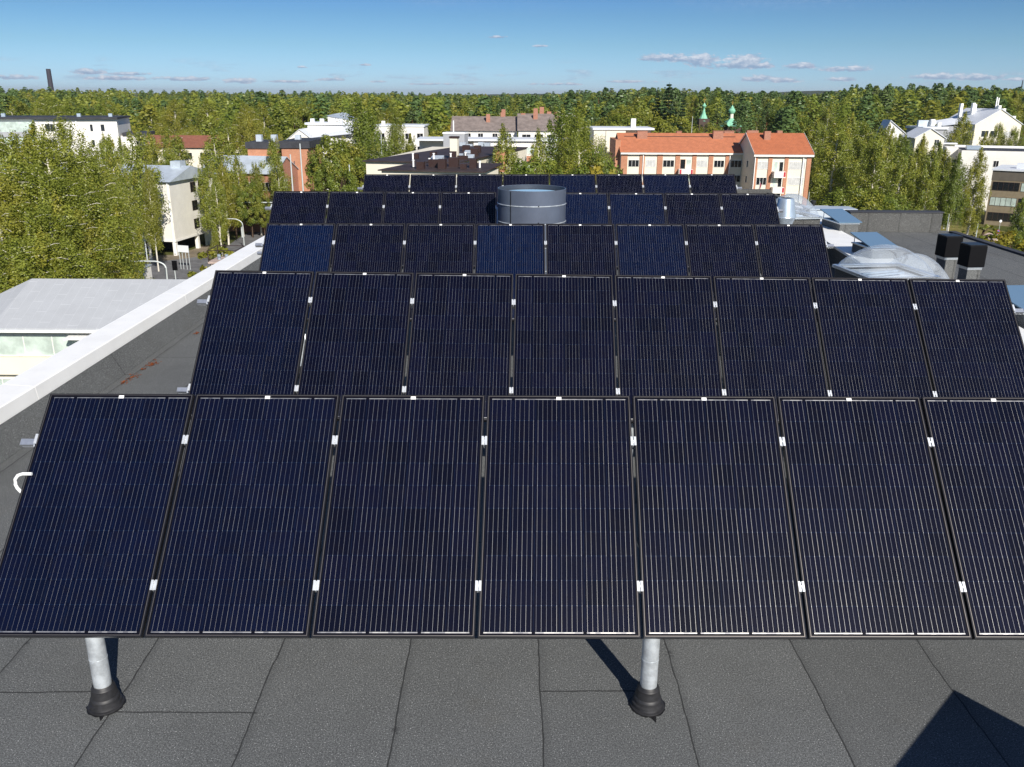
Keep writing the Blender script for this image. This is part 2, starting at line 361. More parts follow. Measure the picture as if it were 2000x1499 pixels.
def dome_mat():
    m, q, b = newmat('acrylic'); t = q.t; t.nodes.remove(b)
    tr = q.n('ShaderNodeBsdfTransparent'); tr.inputs[0].default_value = (.93, .96, .98, 1)
    gl = q.n('ShaderNodeBsdfGlossy'); gl.inputs[1].default_value = .04; gl.inputs[0].default_value = (1, 1, 1, 1)
    df = q.n('ShaderNodeBsdfDiffuse'); df.inputs[0].default_value = (.75, .80, .86, 1)
    lw = q.n('ShaderNodeLayerWeight'); lw.inputs[0].default_value = .42
    a = q.n('ShaderNodeMixShader'); t.links.new(q.m('MULTIPLY', lw.outputs[0], .45), a.inputs[0]); t.links.new(tr.outputs[0], a.inputs[1]); t.links.new(gl.outputs[0], a.inputs[2])
    c = q.n('ShaderNodeMixShader'); c.inputs[0].default_value = .17; t.links.new(a.outputs[0], c.inputs[1]); t.links.new(df.outputs[0], c.inputs[2])
    t.links.new(c.outputs[0], t.nodes['Material Output'].inputs[0]); return m
M['acrylic'] = dome_mat()
M['hatch_glass'] = P('hatch_glass', (.20, .33, .46), .10, .35, .8)  # blue sky reflection of the lids put into the base colour
M['inner_white'] = P('inner_white', (.62, .66, .70), .5, 0, .5, .25, 3)

# ------------------------------------------------------------------ mesh helpers
class MB:
    def __init__(s): s.v = []; s.f = []
    def add(s, vs, fs):
        o = len(s.v); s.v += [tuple(v) for v in vs]; s.f += [tuple(o+i for i in f) for f in fs]; return s
    def box(s, x0, x1, y0, y1, z0, z1, mat=None):
        vs = [Vector(p) for p in ((x0,y0,z0),(x1,y0,z0),(x1,y1,z0),(x0,y1,z0),(x0,y0,z1),(x1,y0,z1),(x1,y1,z1),(x0,y1,z1))]
        if mat: vs = [mat @ p for p in vs]
        return s.add(vs, [(3,2,1,0),(4,5,6,7),(0,1,5,4),(1,2,6,5),(2,3,7,6),(3,0,4,7)])
    def bar(s, a, b, w, h, up=Vector((0,0,1))):
        a, b = Vector(a), Vector(b); d = (b-a).normalized(); x = d.cross(up)
        if x.length < 1e-4: x = d.cross(Vector((0,1,0)))
        x.normalize(); y = x.cross(d)
        vs = [p + x*(i*w/2) + y*(j*h/2) for p in (a, b) for (i, j) in ((-1,-1),(1,-1),(1,1),(-1,1))]
        return s.add(vs, [(0,1,2,3),(7,6,5,4),(0,4,5,1),(1,5,6,2),(2,6,7,3),(3,7,4,0)])
    def tube(s, pts, rads, n=12, caps=True):
        pts = [Vector(p) for p in pts]; vs = []; fs = []
        for i, p in enumerate(pts):
            d = (pts[min(i+1, len(pts)-1)] - pts[max(i-1, 0)]).normalized()
            x = d.cross(Vector((0,0,1)))
            if x.length < 1e-3: x = Vector((1,0,0))
            x.normalize(); y = d.cross(x)
            r = rads[i] if isinstance(rads, (list, tuple)) else rads
            vs += [p + (x*math.cos(2*math.pi*k/n) + y*math.sin(2*math.pi*k/n))*r for k in range(n)]
        for i in range(len(pts)-1):
            for k in range(n):
                a = i*n+k; b = i*n+(k+1) % n; fs.append((a, b, b+n, a+n))
        if caps: fs.append(tuple(range(n-1, -1, -1))); fs.append(tuple(range((len(pts)-1)*n, len(pts)*n)))
        return s.add(vs, fs)
    def lathe(s, prof, c=(0,0,0), n=32, cap_top=False, cap_bot=False):
        c = Vector(c); vs = []; fs = []
        for (r, z) in prof: vs += [c + Vector((r*math.cos(2*math.pi*k/n), r*math.sin(2*math.pi*k/n), z)) for k in range(n)]
        for i in range(len(prof)-1):
            for k in range(n): a = i*n+k; b = i*n+(k+1) % n; fs.append((a, b, b+n, a+n))
        if cap_bot: fs.append(tuple(range(n-1, -1, -1)))
        if cap_top: fs.append(tuple(range((len(prof)-1)*n, len(prof)*n)))
        return s.add(vs, fs)
    def prism(s, poly, z0, z1):
        n = len(poly); vs = [(x, y, z0) for x, y in poly] + [(x, y, z1) for x, y in poly]
        fs = [tuple(range(n-1, -1, -1)), tuple(range(n, 2*n))] + [(i, (i+1) % n, n+(i+1) % n, n+i) for i in range(n)]
        return s.add(vs, fs)
    def build(s, name, mat, parent=None, smooth=False, loc=None, bevel=0):
        me = bpy.data.meshes.new(name); me.from_pydata(s.v, [], s.f); me.update()
        me.materials.append(M[mat] if isinstance(mat, str) else mat)
        if smooth:
            me.polygons.foreach_set('use_smooth', [True]*len(me.polygons))
            try: me.set_sharp_from_angle(angle=R(38))
            except Exception: pass
        o = bpy.data.objects.new(name, me); COL.objects.link(o)
        if parent: o.parent = parent
        if loc: o.location = loc
        if bevel:
            bm = o.modifiers.new('bevel', 'BEVEL'); bm.width = bevel; bm.segments = 2; bm.limit_method = 'ANGLE'
        return o
def tag(o, label=None, cat=None, group=None, kind=None):
    if label: o['label'] = label
    if cat: o['category'] = cat
    if group: o['group'] = group
    if kind: o['kind'] = kind
    return o
def empty(name, loc, rz=0, label=None, cat=None, group=None):
    o = bpy.data.objects.new(name, None); COL.objects.link(o); o.location = loc; o.rotation_euler = (0, 0, rz)
    o.empty_display_size = .2
    return tag(o, label, cat, group)
def children(o): return [c for c in bpy.data.objects if c.parent == o]
def copy_tree(o, parent=None):
    c = o.copy(); COL.objects.link(c); c.parent = parent
    for ch in KIDS.get(o.name, children(o)): copy_tree(ch, c)
    return c
KIDS = {}

G = -25.0
ZR = -3.80          # level of the roof we look across
def sstep(a, b, x): t = min(1, max(0, (x-a)/(b-a))); return t*t*(3-2*t)
def terr(x, y):
    k = sstep(0, 90, x*300/max(y, 200))
    rise = (1-k)*7.0*sstep(320, 900, y) + k*9.0*sstep(215, 380, y)
    hill = 0
    for (hx, hy, hr, hh) in ((1290, 3900, 420, 44), (1900, 4300, 420, 36), (150, 4800, 600, 24), (2700, 4600, 600, 32), (-1500, 5200, 900, 8)):
        hill += hh*math.exp(-(((x-hx)/hr)**2+((y-hy)/(hr*.6))**2))
    return G + rise + hill

# ------------------------------------------------------------------ ground
def make_ground():
    ys = [-60, -20, 0, 30, 60] + list(range(80, 460, 20)) + [480, 520, 580, 650, 740, 850, 1000, 1200, 1500, 1900, 2400, 2800, 3200, 3500, 3800, 4100, 4400, 4700, 5000, 5400, 6000, 8000, 12000, 20000]
    us = np.linspace(-1.5, 1.5, 91)
    vs = []; fs = []
    for y in ys:
        for u in us:
            x = u*max(y, 150)+0; vs.append((x, y, terr(x, y)))
    n = len(us)
    for i in range(len(ys)-1):
        for j in range(n-1): fs.append((i*n+j, i*n+j+1, (i+1)*n+j+1, (i+1)*n+j))
    me = bpy.data.meshes.new('ground'); me.from_pydata(vs, [], fs); me.update()
    me.materials.append(M['ground']); me.materials.append(M['forest_floor'])
    for p in me.polygons:
        p.use_smooth = True
        if p.center.y > 700: p.material_index = 1
    o = bpy.data.objects.new('ground', me); COL.objects.link(o); tag(o, kind='structure')
make_ground()
def sheet(name, pix, mat, dz, kind='structure'):
    pts = [atz(px, py, G) for px, py in pix]
    m = MB(); m.add([(p.x, p.y, G+dz) for p in pts], [tuple(range(len(pts)))])
    return tag(m.build(name, mat), kind=kind)
sheet('street', [(560,428),(500,446),(462,468),(430,492),(405,500),(350,507),(300,512),(262,520),(285,540),(300,570),(380,570),(440,520),(540,470)], 'asphalt', .02)
sheet('pavement', [(250,506),(300,500),(345,498),(405,478),(440,472),(430,492),(405,500),(350,507),(300,512),(262,520),(240,520)], 'pave', .014)
sheet('lawn', [(245,522),(262,520),(285,540),(290,556),(240,560)], 'lawn', .010)
sheet('car_park', [(610,345),(760,345),(770,380),(600,385)], 'asphalt', .02)
sheet('grass_verge', [(1800,446),(1860,440),(1960,452),(2040,468),(2040,482),(1960,474),(1880,470),(1800,466)], 'dry_lawn', .010)
sheet('path', [(1800,466),(1880,470),(1960,474),(2060,486),(2060,500),(1960,490),(1880,484),(1800,480)], 'asphalt', .02)
sheet('lane', [(1560,396),(1760,396),(1760,412),(1560,412)], 'asphalt', .02)

# ------------------------------------------------------------------ our building: roof deck, parapets, upstands
own = empty('apartment_block', (0, 10, G), 0, 'dark felt flat roof with white capped parapets carrying the solar panels', 'building')
def own_part(mb, name, mat, **k):
    o = mb.build(name, mat, own, **k); o.location = (0, -10, -G); return o
def rpx(Y, off=0): return 7.35 + .083*(Y-18.6) + off          # inner edge of the angled right parapet
m = MB(); m.add([(-6.0,-8,ZR),(13,-8,ZR),(13,26,ZR),(10.4,26,ZR),(10.4,36,ZR),(-6.0,36,ZR)], [(0,1,2,3,4,5)])
own_part(m, 'roof_deck', 'felt')
m = MB(); m.prism([(-5.98,-7.9),(12.9,-7.9),(12.9,25.9),(10.3,25.9),(10.3,35.9),(-5.98,35.9)], G, ZR-.02)
own_part(m, 'wall', 'wall_white')
# left parapet: sloped felt cant, white sheet metal cap
m = MB(); m.add([(-5.50,-8,ZR+.004),(-5.50,26,ZR+.004),(-5.655,26,-3.49),(-5.655,-8,-3.49)], [(0,1,2,3)])
own_part(m, 'cant_strip', 'felt')
for (y0, y1) in ((-8, 4.75), (4.756, 9.74), (9.746, 14.7), (14.706, 19.7), (19.706, 26)):
    m = MB(); prof = [(-6.10,-3.52),(-6.09,-3.32),(-6.07,-3.30),(-5.70,-3.325),(-5.685,-3.335),(-5.665,-3.495),(-5.68,-3.52)]
    vs = [(x, y, z) for y in (y0, y1) for x, z in prof]; n = len(prof)
    m.add(vs, [(i, i+n, (i+1) % n+n, (i+1) % n) for i in range(n)] + [tuple(range(n)), tuple(range(2*n-1, n-1, -1))])
    own_part(m, 'parapet_cap', 'white_cap')
m = MB(); m.box(-6.06,-5.70,-8,26,ZR-.01,-3.53); own_part(m, 'parapet', 'wall_white')
# right parapet, slightly skewed
for (y0, y1, z1, nm, mt, o0, o1) in ((-2, 25.7, -3.30, 'parapet_cap', 'white_cap', 0, .84), (-2, 25.7, -3.36, 'parapet', 'felt_dark', .03, .81)):
    m = MB(); m.prism([(rpx(y0, o0), y0), (rpx(y0, o1), y0), (rpx(y1, o1), y1), (rpx(y1, o0), y1)], -3.36 if nm == 'parapet_cap' else ZR-.01, z1 if nm == 'parapet_cap' else -3.362)
    own_part(m, nm, mt, bevel=.01 if nm == 'parapet_cap' else 0)
# far felt covered upstand and its cap
m = MB(); m.box(9.9,12.62,25.62,25.98,ZR-.01,-3.235); own_part(m, 'upstand', 'felt_dark', bevel=.02)
m = MB(); m.box(9.88,12.64,25.60,26.0,-3.232,-3.20); own_part(m, 'upstand_cap', 'dark_roof')
# low kerb on the far part of the roof
m = MB(); m.box(5.2,10.42,35.6,35.9,ZR-.01,-3.60); m.box(10.25,10.45,26.1,35.55,ZR-.01,ZR+.10); own_part(m, 'kerb', 'felt_dark', bevel=.02)
m = MB(); m.box(12.86,13.06,-8,25.6,ZR-.02,ZR+.05); own_part(m, 'edge_strip', 'dark_roof')

# debris on the roof beside the left parapet: rust coloured leaf litter
rnd = random.Random(3)
def litter(cx, cy, r, label):
    m = MB()
    for i in range(int(r*480)):
        a = rnd.uniform(0, 6.28); d = abs(rnd.gauss(0, .45))*r; x = cx+math.cos(a)*d*.8; y = cy+math.sin(a)*d*1.6; s = rnd.uniform(.006, .016)
        z = ZR+.003+rnd.uniform(0, .012); t = rnd.uniform(0, 3.1)
        c, q = math.cos(t)*s, math.sin(t)*s
        m.add([(x-c, y-q, z), (x+q, y-c, z+.004), (x+c, y+q, z+rnd.uniform(0, .008)), (x-q, y+c, z)], [(0,1,2,3)])
    return tag(m.build('leaf_litter', 'rust'), label, 'leaf litter', 'small heaps of rusty leaf litter on the roof')
litter(-5.30, 12.15, .16, 'largest rusty heap of dry leaves on the roof felt beside the white parapet')
litter(-5.33, 11.55, .12, 'rusty heap of dry leaves just nearer than the largest heap')
litter(-5.36, 11.30, .07, 'small rusty scatter of leaves nearest the camera by the parapet')
litter(-5.34, 11.90, .05, 'tiny rusty scatter of leaves between the two bigger heaps')
litter(-5.20, 14.5, .14, 'rusty leaves farthest along the roof, right beside the second panel row')
litter(-5.25, 13.9, .08, 'small rusty scatter of leaves just nearer than the farthest heap')

# ------------------------------------------------------------------ solar panels
TILT = R(43.93); PW, PL, PT, PP = .992, 1.65, .04, 1.012
ROWS = [  # x0, y_top, z_top, yaw, roll, shear, slots
    (-3.215, 5.6636, -1.9856, .0062, -.0006, .0378, range(0, 8), 'front row'),
    (-3.017, 8.650, -1.7002, .0159, -.0099, .0385, range(0, 8), 'second row'),
    (-3.575, 12.612, -1.7854, .0099, .0018, .02, range(0, 8), 'third row'),
    (-4.346, 15.971, -1.6819, .0, .0003, .0, (0,1,2,3,5,6,7,8), 'fourth row'),
    (-3.258, 19.358, -1.6696, -.0045, .0063, .0, range(0, 8), 'farthest row')]
ORD = ['first', 'second', 'third', 'fourth', 'fifth', 'sixth', 'seventh', 'eighth', 'ninth']
def panel_meshes(shear):
    def sh(vs): return [(x + shear*((y/PL)-1.0) if False else x - shear*(1-y/PL), y, z) for x, y, z in vs]
    fw = .011; h = PW/2
    fm = MB()
    fm.box(-h, -h+fw, 0, PL, -PT, 0); fm.box(h-fw, h, 0, PL, -PT, 0)
    fm.box(-h+fw, h-fw, 0, fw, -PT, 0); fm.box(-h+fw, h-fw, PL-fw, PL, -PT, 0)
    fm.box(-h+fw, h-fw, fw, fw+.02, -PT, -PT+.002); fm.box(-h+fw, h-fw, PL-fw-.02, PL-fw, -PT, -PT+.002)
    nb = len(fm.f); g_ = .0032; zt_ = .0006
    for (xa, xb, ya, yb) in ((-h+fw-g_, -h+fw, fw-g_, PL-fw+g_), (h-fw, h-fw+g_, fw-g_, PL-fw+g_), (-h+fw, h-fw, fw-g_, fw), (-h+fw, h-fw, PL-fw, PL-fw+g_)): fm.box(xa, xb, ya, yb, -.003, zt_)
    fm.nb = nb; fm.v = sh(fm.v)
    lm = MB(); lm.box(-h+fw, h-fw, fw, PL-fw, -.008, -.003); lm.v = sh(lm.v)
    tm = MB(); tm.box(-.017, .017, PL-.034, PL-.012, -.0025, -.0005); tm.v = sh(tm.v)
    return fm, lm, tm
def make_panel(shear):
    fm, lm, tm = panel_meshes(shear)
    root = empty('solar_panel', (0, 0, 0))
    f = fm.build('frame', 'frame_black', root); f.data.materials.append(M['lip_sheen'])
    for p_ in f.data.polygons: p_.material_index = 1 if p_.index >= fm.nb else 0
    g = lm.build('cell_sheet', 'pv', root)
    me = g.data; uv = me.uv_layers.new(name='UVMap')
    cw = .158; mx = 3*cw; my = (PL-10*cw)/2
    for lp in me.loops:
        v = me.vertices[lp.vertex_index].co; x = v.x + shear*(1-v.y/PL)
        uv.data[lp.index].uv = ((x+mx)/cw, (v.y-my)/cw)
    t = tm.build('label_tag', 'tag_white', root)
    KIDS[root.name] = [f, g, t]
    return root
GAPX = (PP-PW)
rackparts = []
for ri, (x0, yt, zt, yaw, rol, shear, slots, rname) in enumerate(ROWS):
    proto = make_panel(shear); used = False
    ex = Vector((1, yaw, rol)).normalized(); ey = Vector((0, math.cos(TILT), math.sin(TILT))); ez = ex.cross(ey).normalized(); ey = ez.cross(ex)
    rot = Matrix((ex, ey, ez)).transposed()
    top = Vector((x0, yt, zt)); slots = list(slots)
    for si, k in enumerate(slots):
        p = proto if not used else copy_tree(proto); used = True
        c = top + ex*((k+.5)*PP) - ey*PL
        p.rotation_euler = rot.to_euler(); p.location = c
        BL = {(2,0):.85,(2,3):.75,(2,5):.5,(3,4):.7,(3,5):.6,(0,0):.22,(0,1):.15,(4,4):.5,(4,6):.45,(1,0):.15}
        next(c_ for c_ in p.children if c_.name.startswith('cell_sheet'))['blue_tone'] = BL.get((ri, si), 0.0)
        edge = ', at its left end' if si == 0 else (', at its right end' if si == len(slots)-1 else '')
        tag(p, f'{ORD[si]} dark solar panel from the left in the {rname}{edge}', 'solar panel', 'tilted solar panels on the flat roof')
    # the rack: rails, clamps, sloping beams, posts with rubber boots
    rack = empty('mounting_rack', (x0+4.05, yt-1.2, ZR), 0, f'galvanised rack of rails and posts carrying the {rname}', 'panel rack', 'racks under the rows of solar panels')
    org = rack.location.copy()
    def RP(k, mm, dn=0.0): # k along row in panels, mm metres down the slope from the top, dn below the surface
        return top + ex*(k*PP) - ey*mm - ez*dn - Vector((shear*mm/PL, 0, 0)) - org
    nslot = max(slots)+1
    rails = (.345, 1.335)
    for mm in rails:
        if ri == 3: spans = ((-.12, 4.07), (4.93, 9.1))
        else: spans = ((-.12, nslot+.12),)
        for a, b in spans:
            r = MB(); pa, pb = RP(a, mm, PT+.026), RP(b, mm, PT+.026); up = ez
            r.bar(pa+ez*.018, pb+ez*.018, .044, .006, up); r.bar(pa-ez*.02, pb-ez*.02, .044, .006, up)
            r.bar(pa-ey*.018, pb-ey*.018, .005, .030, up); r.bar(pa+ey*.018, pb+ey*.018, .005, .030, up)
            r.build('rail', 'alu', rack)
        ks = [i for i in range(1, nslot)] if ri != 3 else [1,2,3,6,7,8]
        for k in ks:
            c = MB(); p = RP(k, mm) ; e = Matrix.Translation(p) @ rot.to_4x4()
            c.box(-.0185, -.004, -.032, .032, .0015, .005, e); c.box(.004, .0185, -.032, .032, .0015, .005, e); c.box(-.0075, .0075, -.030, .030, -.045, -.006, e); c.tube([e@Vector((0,0,-.006)), e@Vector((0,0,.006))], .006, 6)
            c.build('clamp', 'clamp', rack)
        ends = [(0, -1), (nslot, 1)] if ri != 3 else [(0, -1), (4, 1), (5, -1), (9, 1)]
        for k, sg in ends:
            c = MB(); p = RP(k, mm)+ex*(-sg*GAPX/2); e = Matrix.Translation(p) @ rot.to_4x4()
            a, b = sorted((-sg*.006, sg*.012)); c.box(a, b, -.036, .036, .0015, .006, e)
            a, b = sorted((sg*.003, sg*.010)); c.box(a, b, -.036, .036, -.042, .001, e)
            a, b = sorted((sg*.010, sg*.034)); c.box(a, b, -.036, .036, -.046, -.041, e)
            c.build('end_clamp', 'clamp', rack)
    # sloping beams and posts
    xs0 = (-2.615 - x0)/PP if ri == 0 else .62
    step = 3.50
    ks = []
    k = xs0
    while k < nslot-.1: ks.append(k); k += step
    if ri == 3: ks = [.62, 3.9, 5.1, 8.6]
    for k in ks:
        b = MB(); b.bar(RP(k, .12, PT+.09), RP(k, 1.50, PT+.09), .05, .07, ez); b.build('sloping_beam', 'galv', rack)
        for mm, nm in ((1.49, 'post'),):
            t = RP(k, mm, PT+.10); fz = 0.0
            ps = MB(); ps.tube([(t.x, t.y, .05), (t.x, t.y, t.z)], .055, 24)
            ps.tube([(t.x, t.y, .36), (t.x, t.y, .37)], .0565, 24)
            po = ps.build(nm, 'galv', rack, smooth=True)
            bo = MB(); bo.lathe([(.112,.004),(.111,.012),(.100,.016),(.097,.026),(.101,.030),(.099,.040),(.089,.046),(.087,.062),(.090,.066),(.086,.078),(.080,.084),(.078,.112),(.072,.136),(.073,.142),(.067,.150),(.065,.160),(.0585,.166)], (t.x, t.y, 0), 40)
            bo.build('rubber_boot', 'rubber', po, smooth=True)
            se = MB(); n = 46; rr = random.Random(int(k*100)+ri*7+int(mm*10)); ring = []
            for i in range(n):
                a = 2*math.pi*i/n; ring.append((t.x+math.cos(a)*(.114+rr.uniform(0, .014)+(.05 if i == 36 else 0)), t.y+math.sin(a)*(.114+rr.uniform(0, .014)+(.05 if i == 36 else 0)), .0035))
            se.add([(t.x, t.y, .006)]+ring, [(0, 1+i, 1+(i+1) % n) for i in range(n)]); se.build('sealant', 'sealant', po)
    if ri == 3:
        b = MB(); b.bar(RP(4.04, .42, .03), RP(4.04, 1.6, .03), .06, .05, ez); b.build('sloping_beam', 'clamp', rack)
    # thin back braces
    for k in ks:
        a, c = RP(k, 1.40, PT+.14), RP(k, .75, PT+.12)
        br = MB(); br.tube([Vector((a.x, a.y+.1, .42)), c], .02, 8); br.build('brace', 'galv', rack, smooth=True)

# bracket and hose at the left edge of the front row
m = MB(); p = aty(33, 930, 4.95); q = aty(40, 965, 4.85)
m.tube([aty(62,926,5.22), aty(44,926,5.22), aty(35,929,5.21), aty(30,936,5.20), aty(30,946,5.19), aty(34,954,5.18), aty(42,962,5.17), aty(60,972,5.16)], .011, 12)
tag(m.build('conduit', 'tag_white', smooth=True), 'short white cable conduit curling out from under the front row', 'cable conduit')

# ------------------------------------------------------------------ big duct
DC = (aty(1039, 368, 15.25).x, 15.25); DR = .592; DT = aty(1039, 368, 15.25).z
duct = empty('ventilation_duct', (DC[0], DC[1], ZR), 0, 'wide open grey sheet metal duct standing among the solar panels', 'ventilation duct')
H = DT-ZR
m = MB(); m.lathe([(DR, 0), (DR, H), (DR-.006, H+.006), (DR-.012, H)], n=72)
m.build('shell', 'duct', duct, smooth=True)
m = MB(); m.lathe([(DR-.013, H-.001), (DR-.016, H-.45)], n=72); m.build('inner_wall', P('duct_inner_wall', (.045, .055, .075), .5, .2), duct, smooth=True)  # inner wall of the shell, darker than the outside
for zz in (H-.25, H-.55, H-.95, H-1.35):
    r = MB(); r.lathe([(DR+.001, zz-.010), (DR+.009, zz-.004), (DR+.009, zz+.004), (DR+.001, zz+.010)], n=72); r.build('seam_ring', 'galv', duct, smooth=True)
m = MB(); a = R(-128); m.bar((math.cos(a)*(DR+.004), math.sin(a)*(DR+.004), .02), (math.cos(a)*(DR+.004), math.sin(a)*(DR+.004), H-.01), .010, .008); m.build('vertical_seam', 'black_box', duct)
m = MB(); m.lathe([(DR-.05, H-.075), (.30, H-.055), (.001, H-.05)], n=48); m.build('damper_disc', 'duct_disc', duct, smooth=True)
for zz in (H-.24, H-.52):
    a = R(-80); m = MB(); m.tube([(math.cos(a)*DR, math.sin(a)*DR, zz), (math.cos(a)*(DR+.012), math.sin(a)*(DR+.012), zz)], .011, 8); m.build('rivet', 'black_box', duct)
m = MB(); m.lathe([(DR+.10, .004), (DR+.09, .03), (DR+.01, .05)], n=48); m.build('flashing', 'felt_dark', duct)

# cone cowl beside row four
cc_ = aty(1536, 387, 16.9)
cw_ = empty('cone_vent', (cc_.x, cc_.y, ZR), 0, 'shiny conical steel vent cowl at the right end of the fourth row', 'roof vent'); h = cc_.z-ZR
m = MB(); m.lathe([(.10, h), (.145, h-.01), (.21, h-.32), (.212, h-.34)], n=40, cap_top=True); m.build('cowl', 'steel', cw_, smooth=True)
m = MB(); m.lathe([(.205, h-.335), (.215, h-.36), (.17, h-.46), (.15, h-.55), (.15, 0)], n=32); m.build('pipe', 'steel', cw_, smooth=True)
m = MB(); m.lathe([(.24, .004), (.20, .06), (.155, .12)], n=24); m.build('boot', 'rubber', cw_, smooth=True)

# dome skylights
def dome(x, y, z, wx, wy, hh, rz, label, g='acrylic dome skylights'):
    r = empty('dome_skylight', (x, y, ZR), rz, label, 'skylight', g); b = z-ZR
    m = MB()
    for (x0, x1, y0, y1) in ((-wx/2, -wx/2+.05, -wy/2, wy/2), (wx/2-.05, wx/2, -wy/2, wy/2), (-wx/2+.05, wx/2-.05, -wy/2, -wy/2+.05), (-wx/2+.05, wx/2-.05, wy/2-.05, wy/2)): m.box(x0, x1, y0, y1, 0, b-.05)
    m.build('kerb', 'felt_dark', r)
    m = MB(); e = .045
    for k, (x0, x1, y0, y1) in enumerate(((-wx/2-e, -wx/2+e, -wy/2-e, wy/2+e), (wx/2-e, wx/2+e, -wy/2-e, wy/2+e), (-wx/2+e, wx/2-e, -wy/2-e, -wy/2+e), (-wx/2+e, wx/2-e, wy/2-e, wy/2+e))):
        m.box(x0, x1, y0, y1, b-.048, b-.020); m.box(x0+.004, x1-.004, y0+.004, y1-.004, b-.012, b+.004)
    m.build('frame', 'alu', r)
    m = MB(); m.box(-wx/2+.05, wx/2-.05, -wy/2+.05, wy/2-.05, b-.09, b-.08); m.build('inner_sheet', 'inner_white', r)
    n = 24; vs = []; fs = []
    for i in range(n+1):
        for j in range(n+1):
            u, v = i/n*2-1, j/n*2-1
            f = (max(0, 1-u*u))**.5*(max(0, 1-v*v))**.5
            vs.append((u*(wx/2-.01), v*(wy/2-.01), b+.006+hh*f))
    for i in range(n):
        for j in range(n): a = i*(n+1)+j; fs.append((a, a+n+1, a+n+2, a+1))
    m = MB(); m.add(vs, fs); m.build('dome', 'acrylic', r, smooth=True)
    m = MB()
    for yy in (-.18, .0): m.tube([(-wx*.42, yy-wy*.1, b-.03), (wx*.25, yy+.10, b-.03)], .02, 8)
    m.build('opener', 'steel', r, smooth=True)
    return r
dome(6.55, 15.05, -2.90, 1.22, 1.22, .44, R(8), 'largest clear acrylic dome skylight, just right of the third panel row')
dome(7.75, 16.5, -3.32, .98, .98, .46, R(8), 'smaller clear dome skylight half hidden behind the largest dome')
dome(6.55, 20.6, -2.64, 1.0, 1.0, .46, R(8), 'clear dome skylight behind the cone vent at the far end of the roof')

# openable glass roof hatches
def hatch(px, py, Y, wx, wy, label, tiltd=9):
    p = aty(px, py, Y); r = empty('roof_hatch', (p.x, p.y, ZR), R(5), label, 'roof hatch', 'glass roof hatches on raised kerbs'); b = p.z-ZR
    m = MB(); m.box(-wx/2, wx/2, -wy/2, wy/2, 0, b-.16); m.build('kerb', 'felt', r, bevel=.01)
    m = MB()
    for (x0, x1, y0, y1) in ((-wx/2-.02, -wx/2+.04, -wy/2-.02, wy/2+.02), (wx/2-.04, wx/2+.02, -wy/2-.02, wy/2+.02), (-wx/2+.04, wx/2-.04, -wy/2-.02, -wy/2+.04), (-wx/2+.04, wx/2-.04, wy/2-.04, wy/2+.02)): m.box(x0, x1, y0, y1, b-.157, b-.13)
    m.build('frame', 'alu', r)
    e = Matrix.Translation((0, 0, b)) @ Matrix.Rotation(R(tiltd), 4, 'X')
    m = MB(); m.box(-wx/2-.06, wx/2+.06, -wy/2-.06, wy/2+.06, -.02, .0, e); m.build('lid', 'hatch_glass', r)
    for sx in (-1, 1):
        for sy in (-1, 1):
            m = MB(); q = e @ Vector((sx*wx*.46, sy*wy*.46, -.02)); m.tube([(sx*wx*.46, sy*wy*.46, b-.15), q], .010, 6); m.build('strut', 'steel', r)
    return r
hatch(1642, 421, 23.0, .50, 1.10, 'glass roof hatch farthest away, beside the felt upstand')
hatch(1707, 468, 18.9, .50, .92, 'glass roof hatch between the farthest hatch and the domes')
hatch(2010, 583, 13.2, .62, 1.0, 'glass roof hatch cut by the right edge of the photo')

# black box cowls on felt clad shafts
def cowl(px, py, Y, label):
    p = aty(px, py, Y); r = empty('ventilation_shaft', (p.x, p.y, ZR), R(6), label, 'ventilation shaft', 'black cowls on felt clad shafts'); h = p.z-ZR; s = .185
    m = MB(); m.box(-s*.80, s*.80, -s*.80, s*.80, 0, h-.52); m.build('shaft', 'felt', r, bevel=.008)
    m = MB(); m.box(-s*.86, s*.86, -s*.86, s*.86, h-.518, h-.46); m.build('collar', 'alu', r, bevel=.006)
    m = MB(); m.box(-s, s, -s, s, h-.457, h-.03); m.build('cowl', 'black_box', r, bevel=.012)
    m = MB()
    for i in range(5): m.box(-s*.98, s*.98, -s+.02+i*s*.4, -s+.02+i*s*.4+.05, h-.027, h-.002)
    m.build('louvre', 'frame_black', r)
cowl(1857, 459, 18.6, 'black box cowl on a felt shaft, left one of the pair')
cowl(1903, 476, 17.6, 'black box cowl on a felt shaft, right one of the pair')

# bits on the far part of the roof
p = aty(1600, 400, 30); m = MB(); m.box(-.55, .55, -.5, .5, -.5, -.12); m.box(-.60, .60, -.55, .55, -.116, -.08)
o = m.build('plant_box', 'white_cap', loc=(p.x-.1, 30, p.z-.02)); tag(o, 'low white plant box on the far roof beyond the cone vent', 'plant box')
p = aty(1588, 396, 28.5); m = MB(); m.tube([(0,0,-.6),(0,0,0)], .06, 12); m.tube([(0,0,.0),(0,0,.06)], .09, 12)
tag(m.build('vent_pipe', 'rubber', loc=(p.x, 28.5, p.z)), 'thin black vent pipe standing on the far roof', 'vent pipe')
p = aty(1620, 404, 27.2); m = MB(); m.box(-.7,.7,-.35,.35,-.45,-.06); m.box(-.74,.74,-.39,.39,-.056,-.03)
tag(m.build('roof_box', 'metal_roof', loc=(p.x, 27.2, p.z)), 'grey metal box on the far roof beside the thin vent pipe', 'roof box')

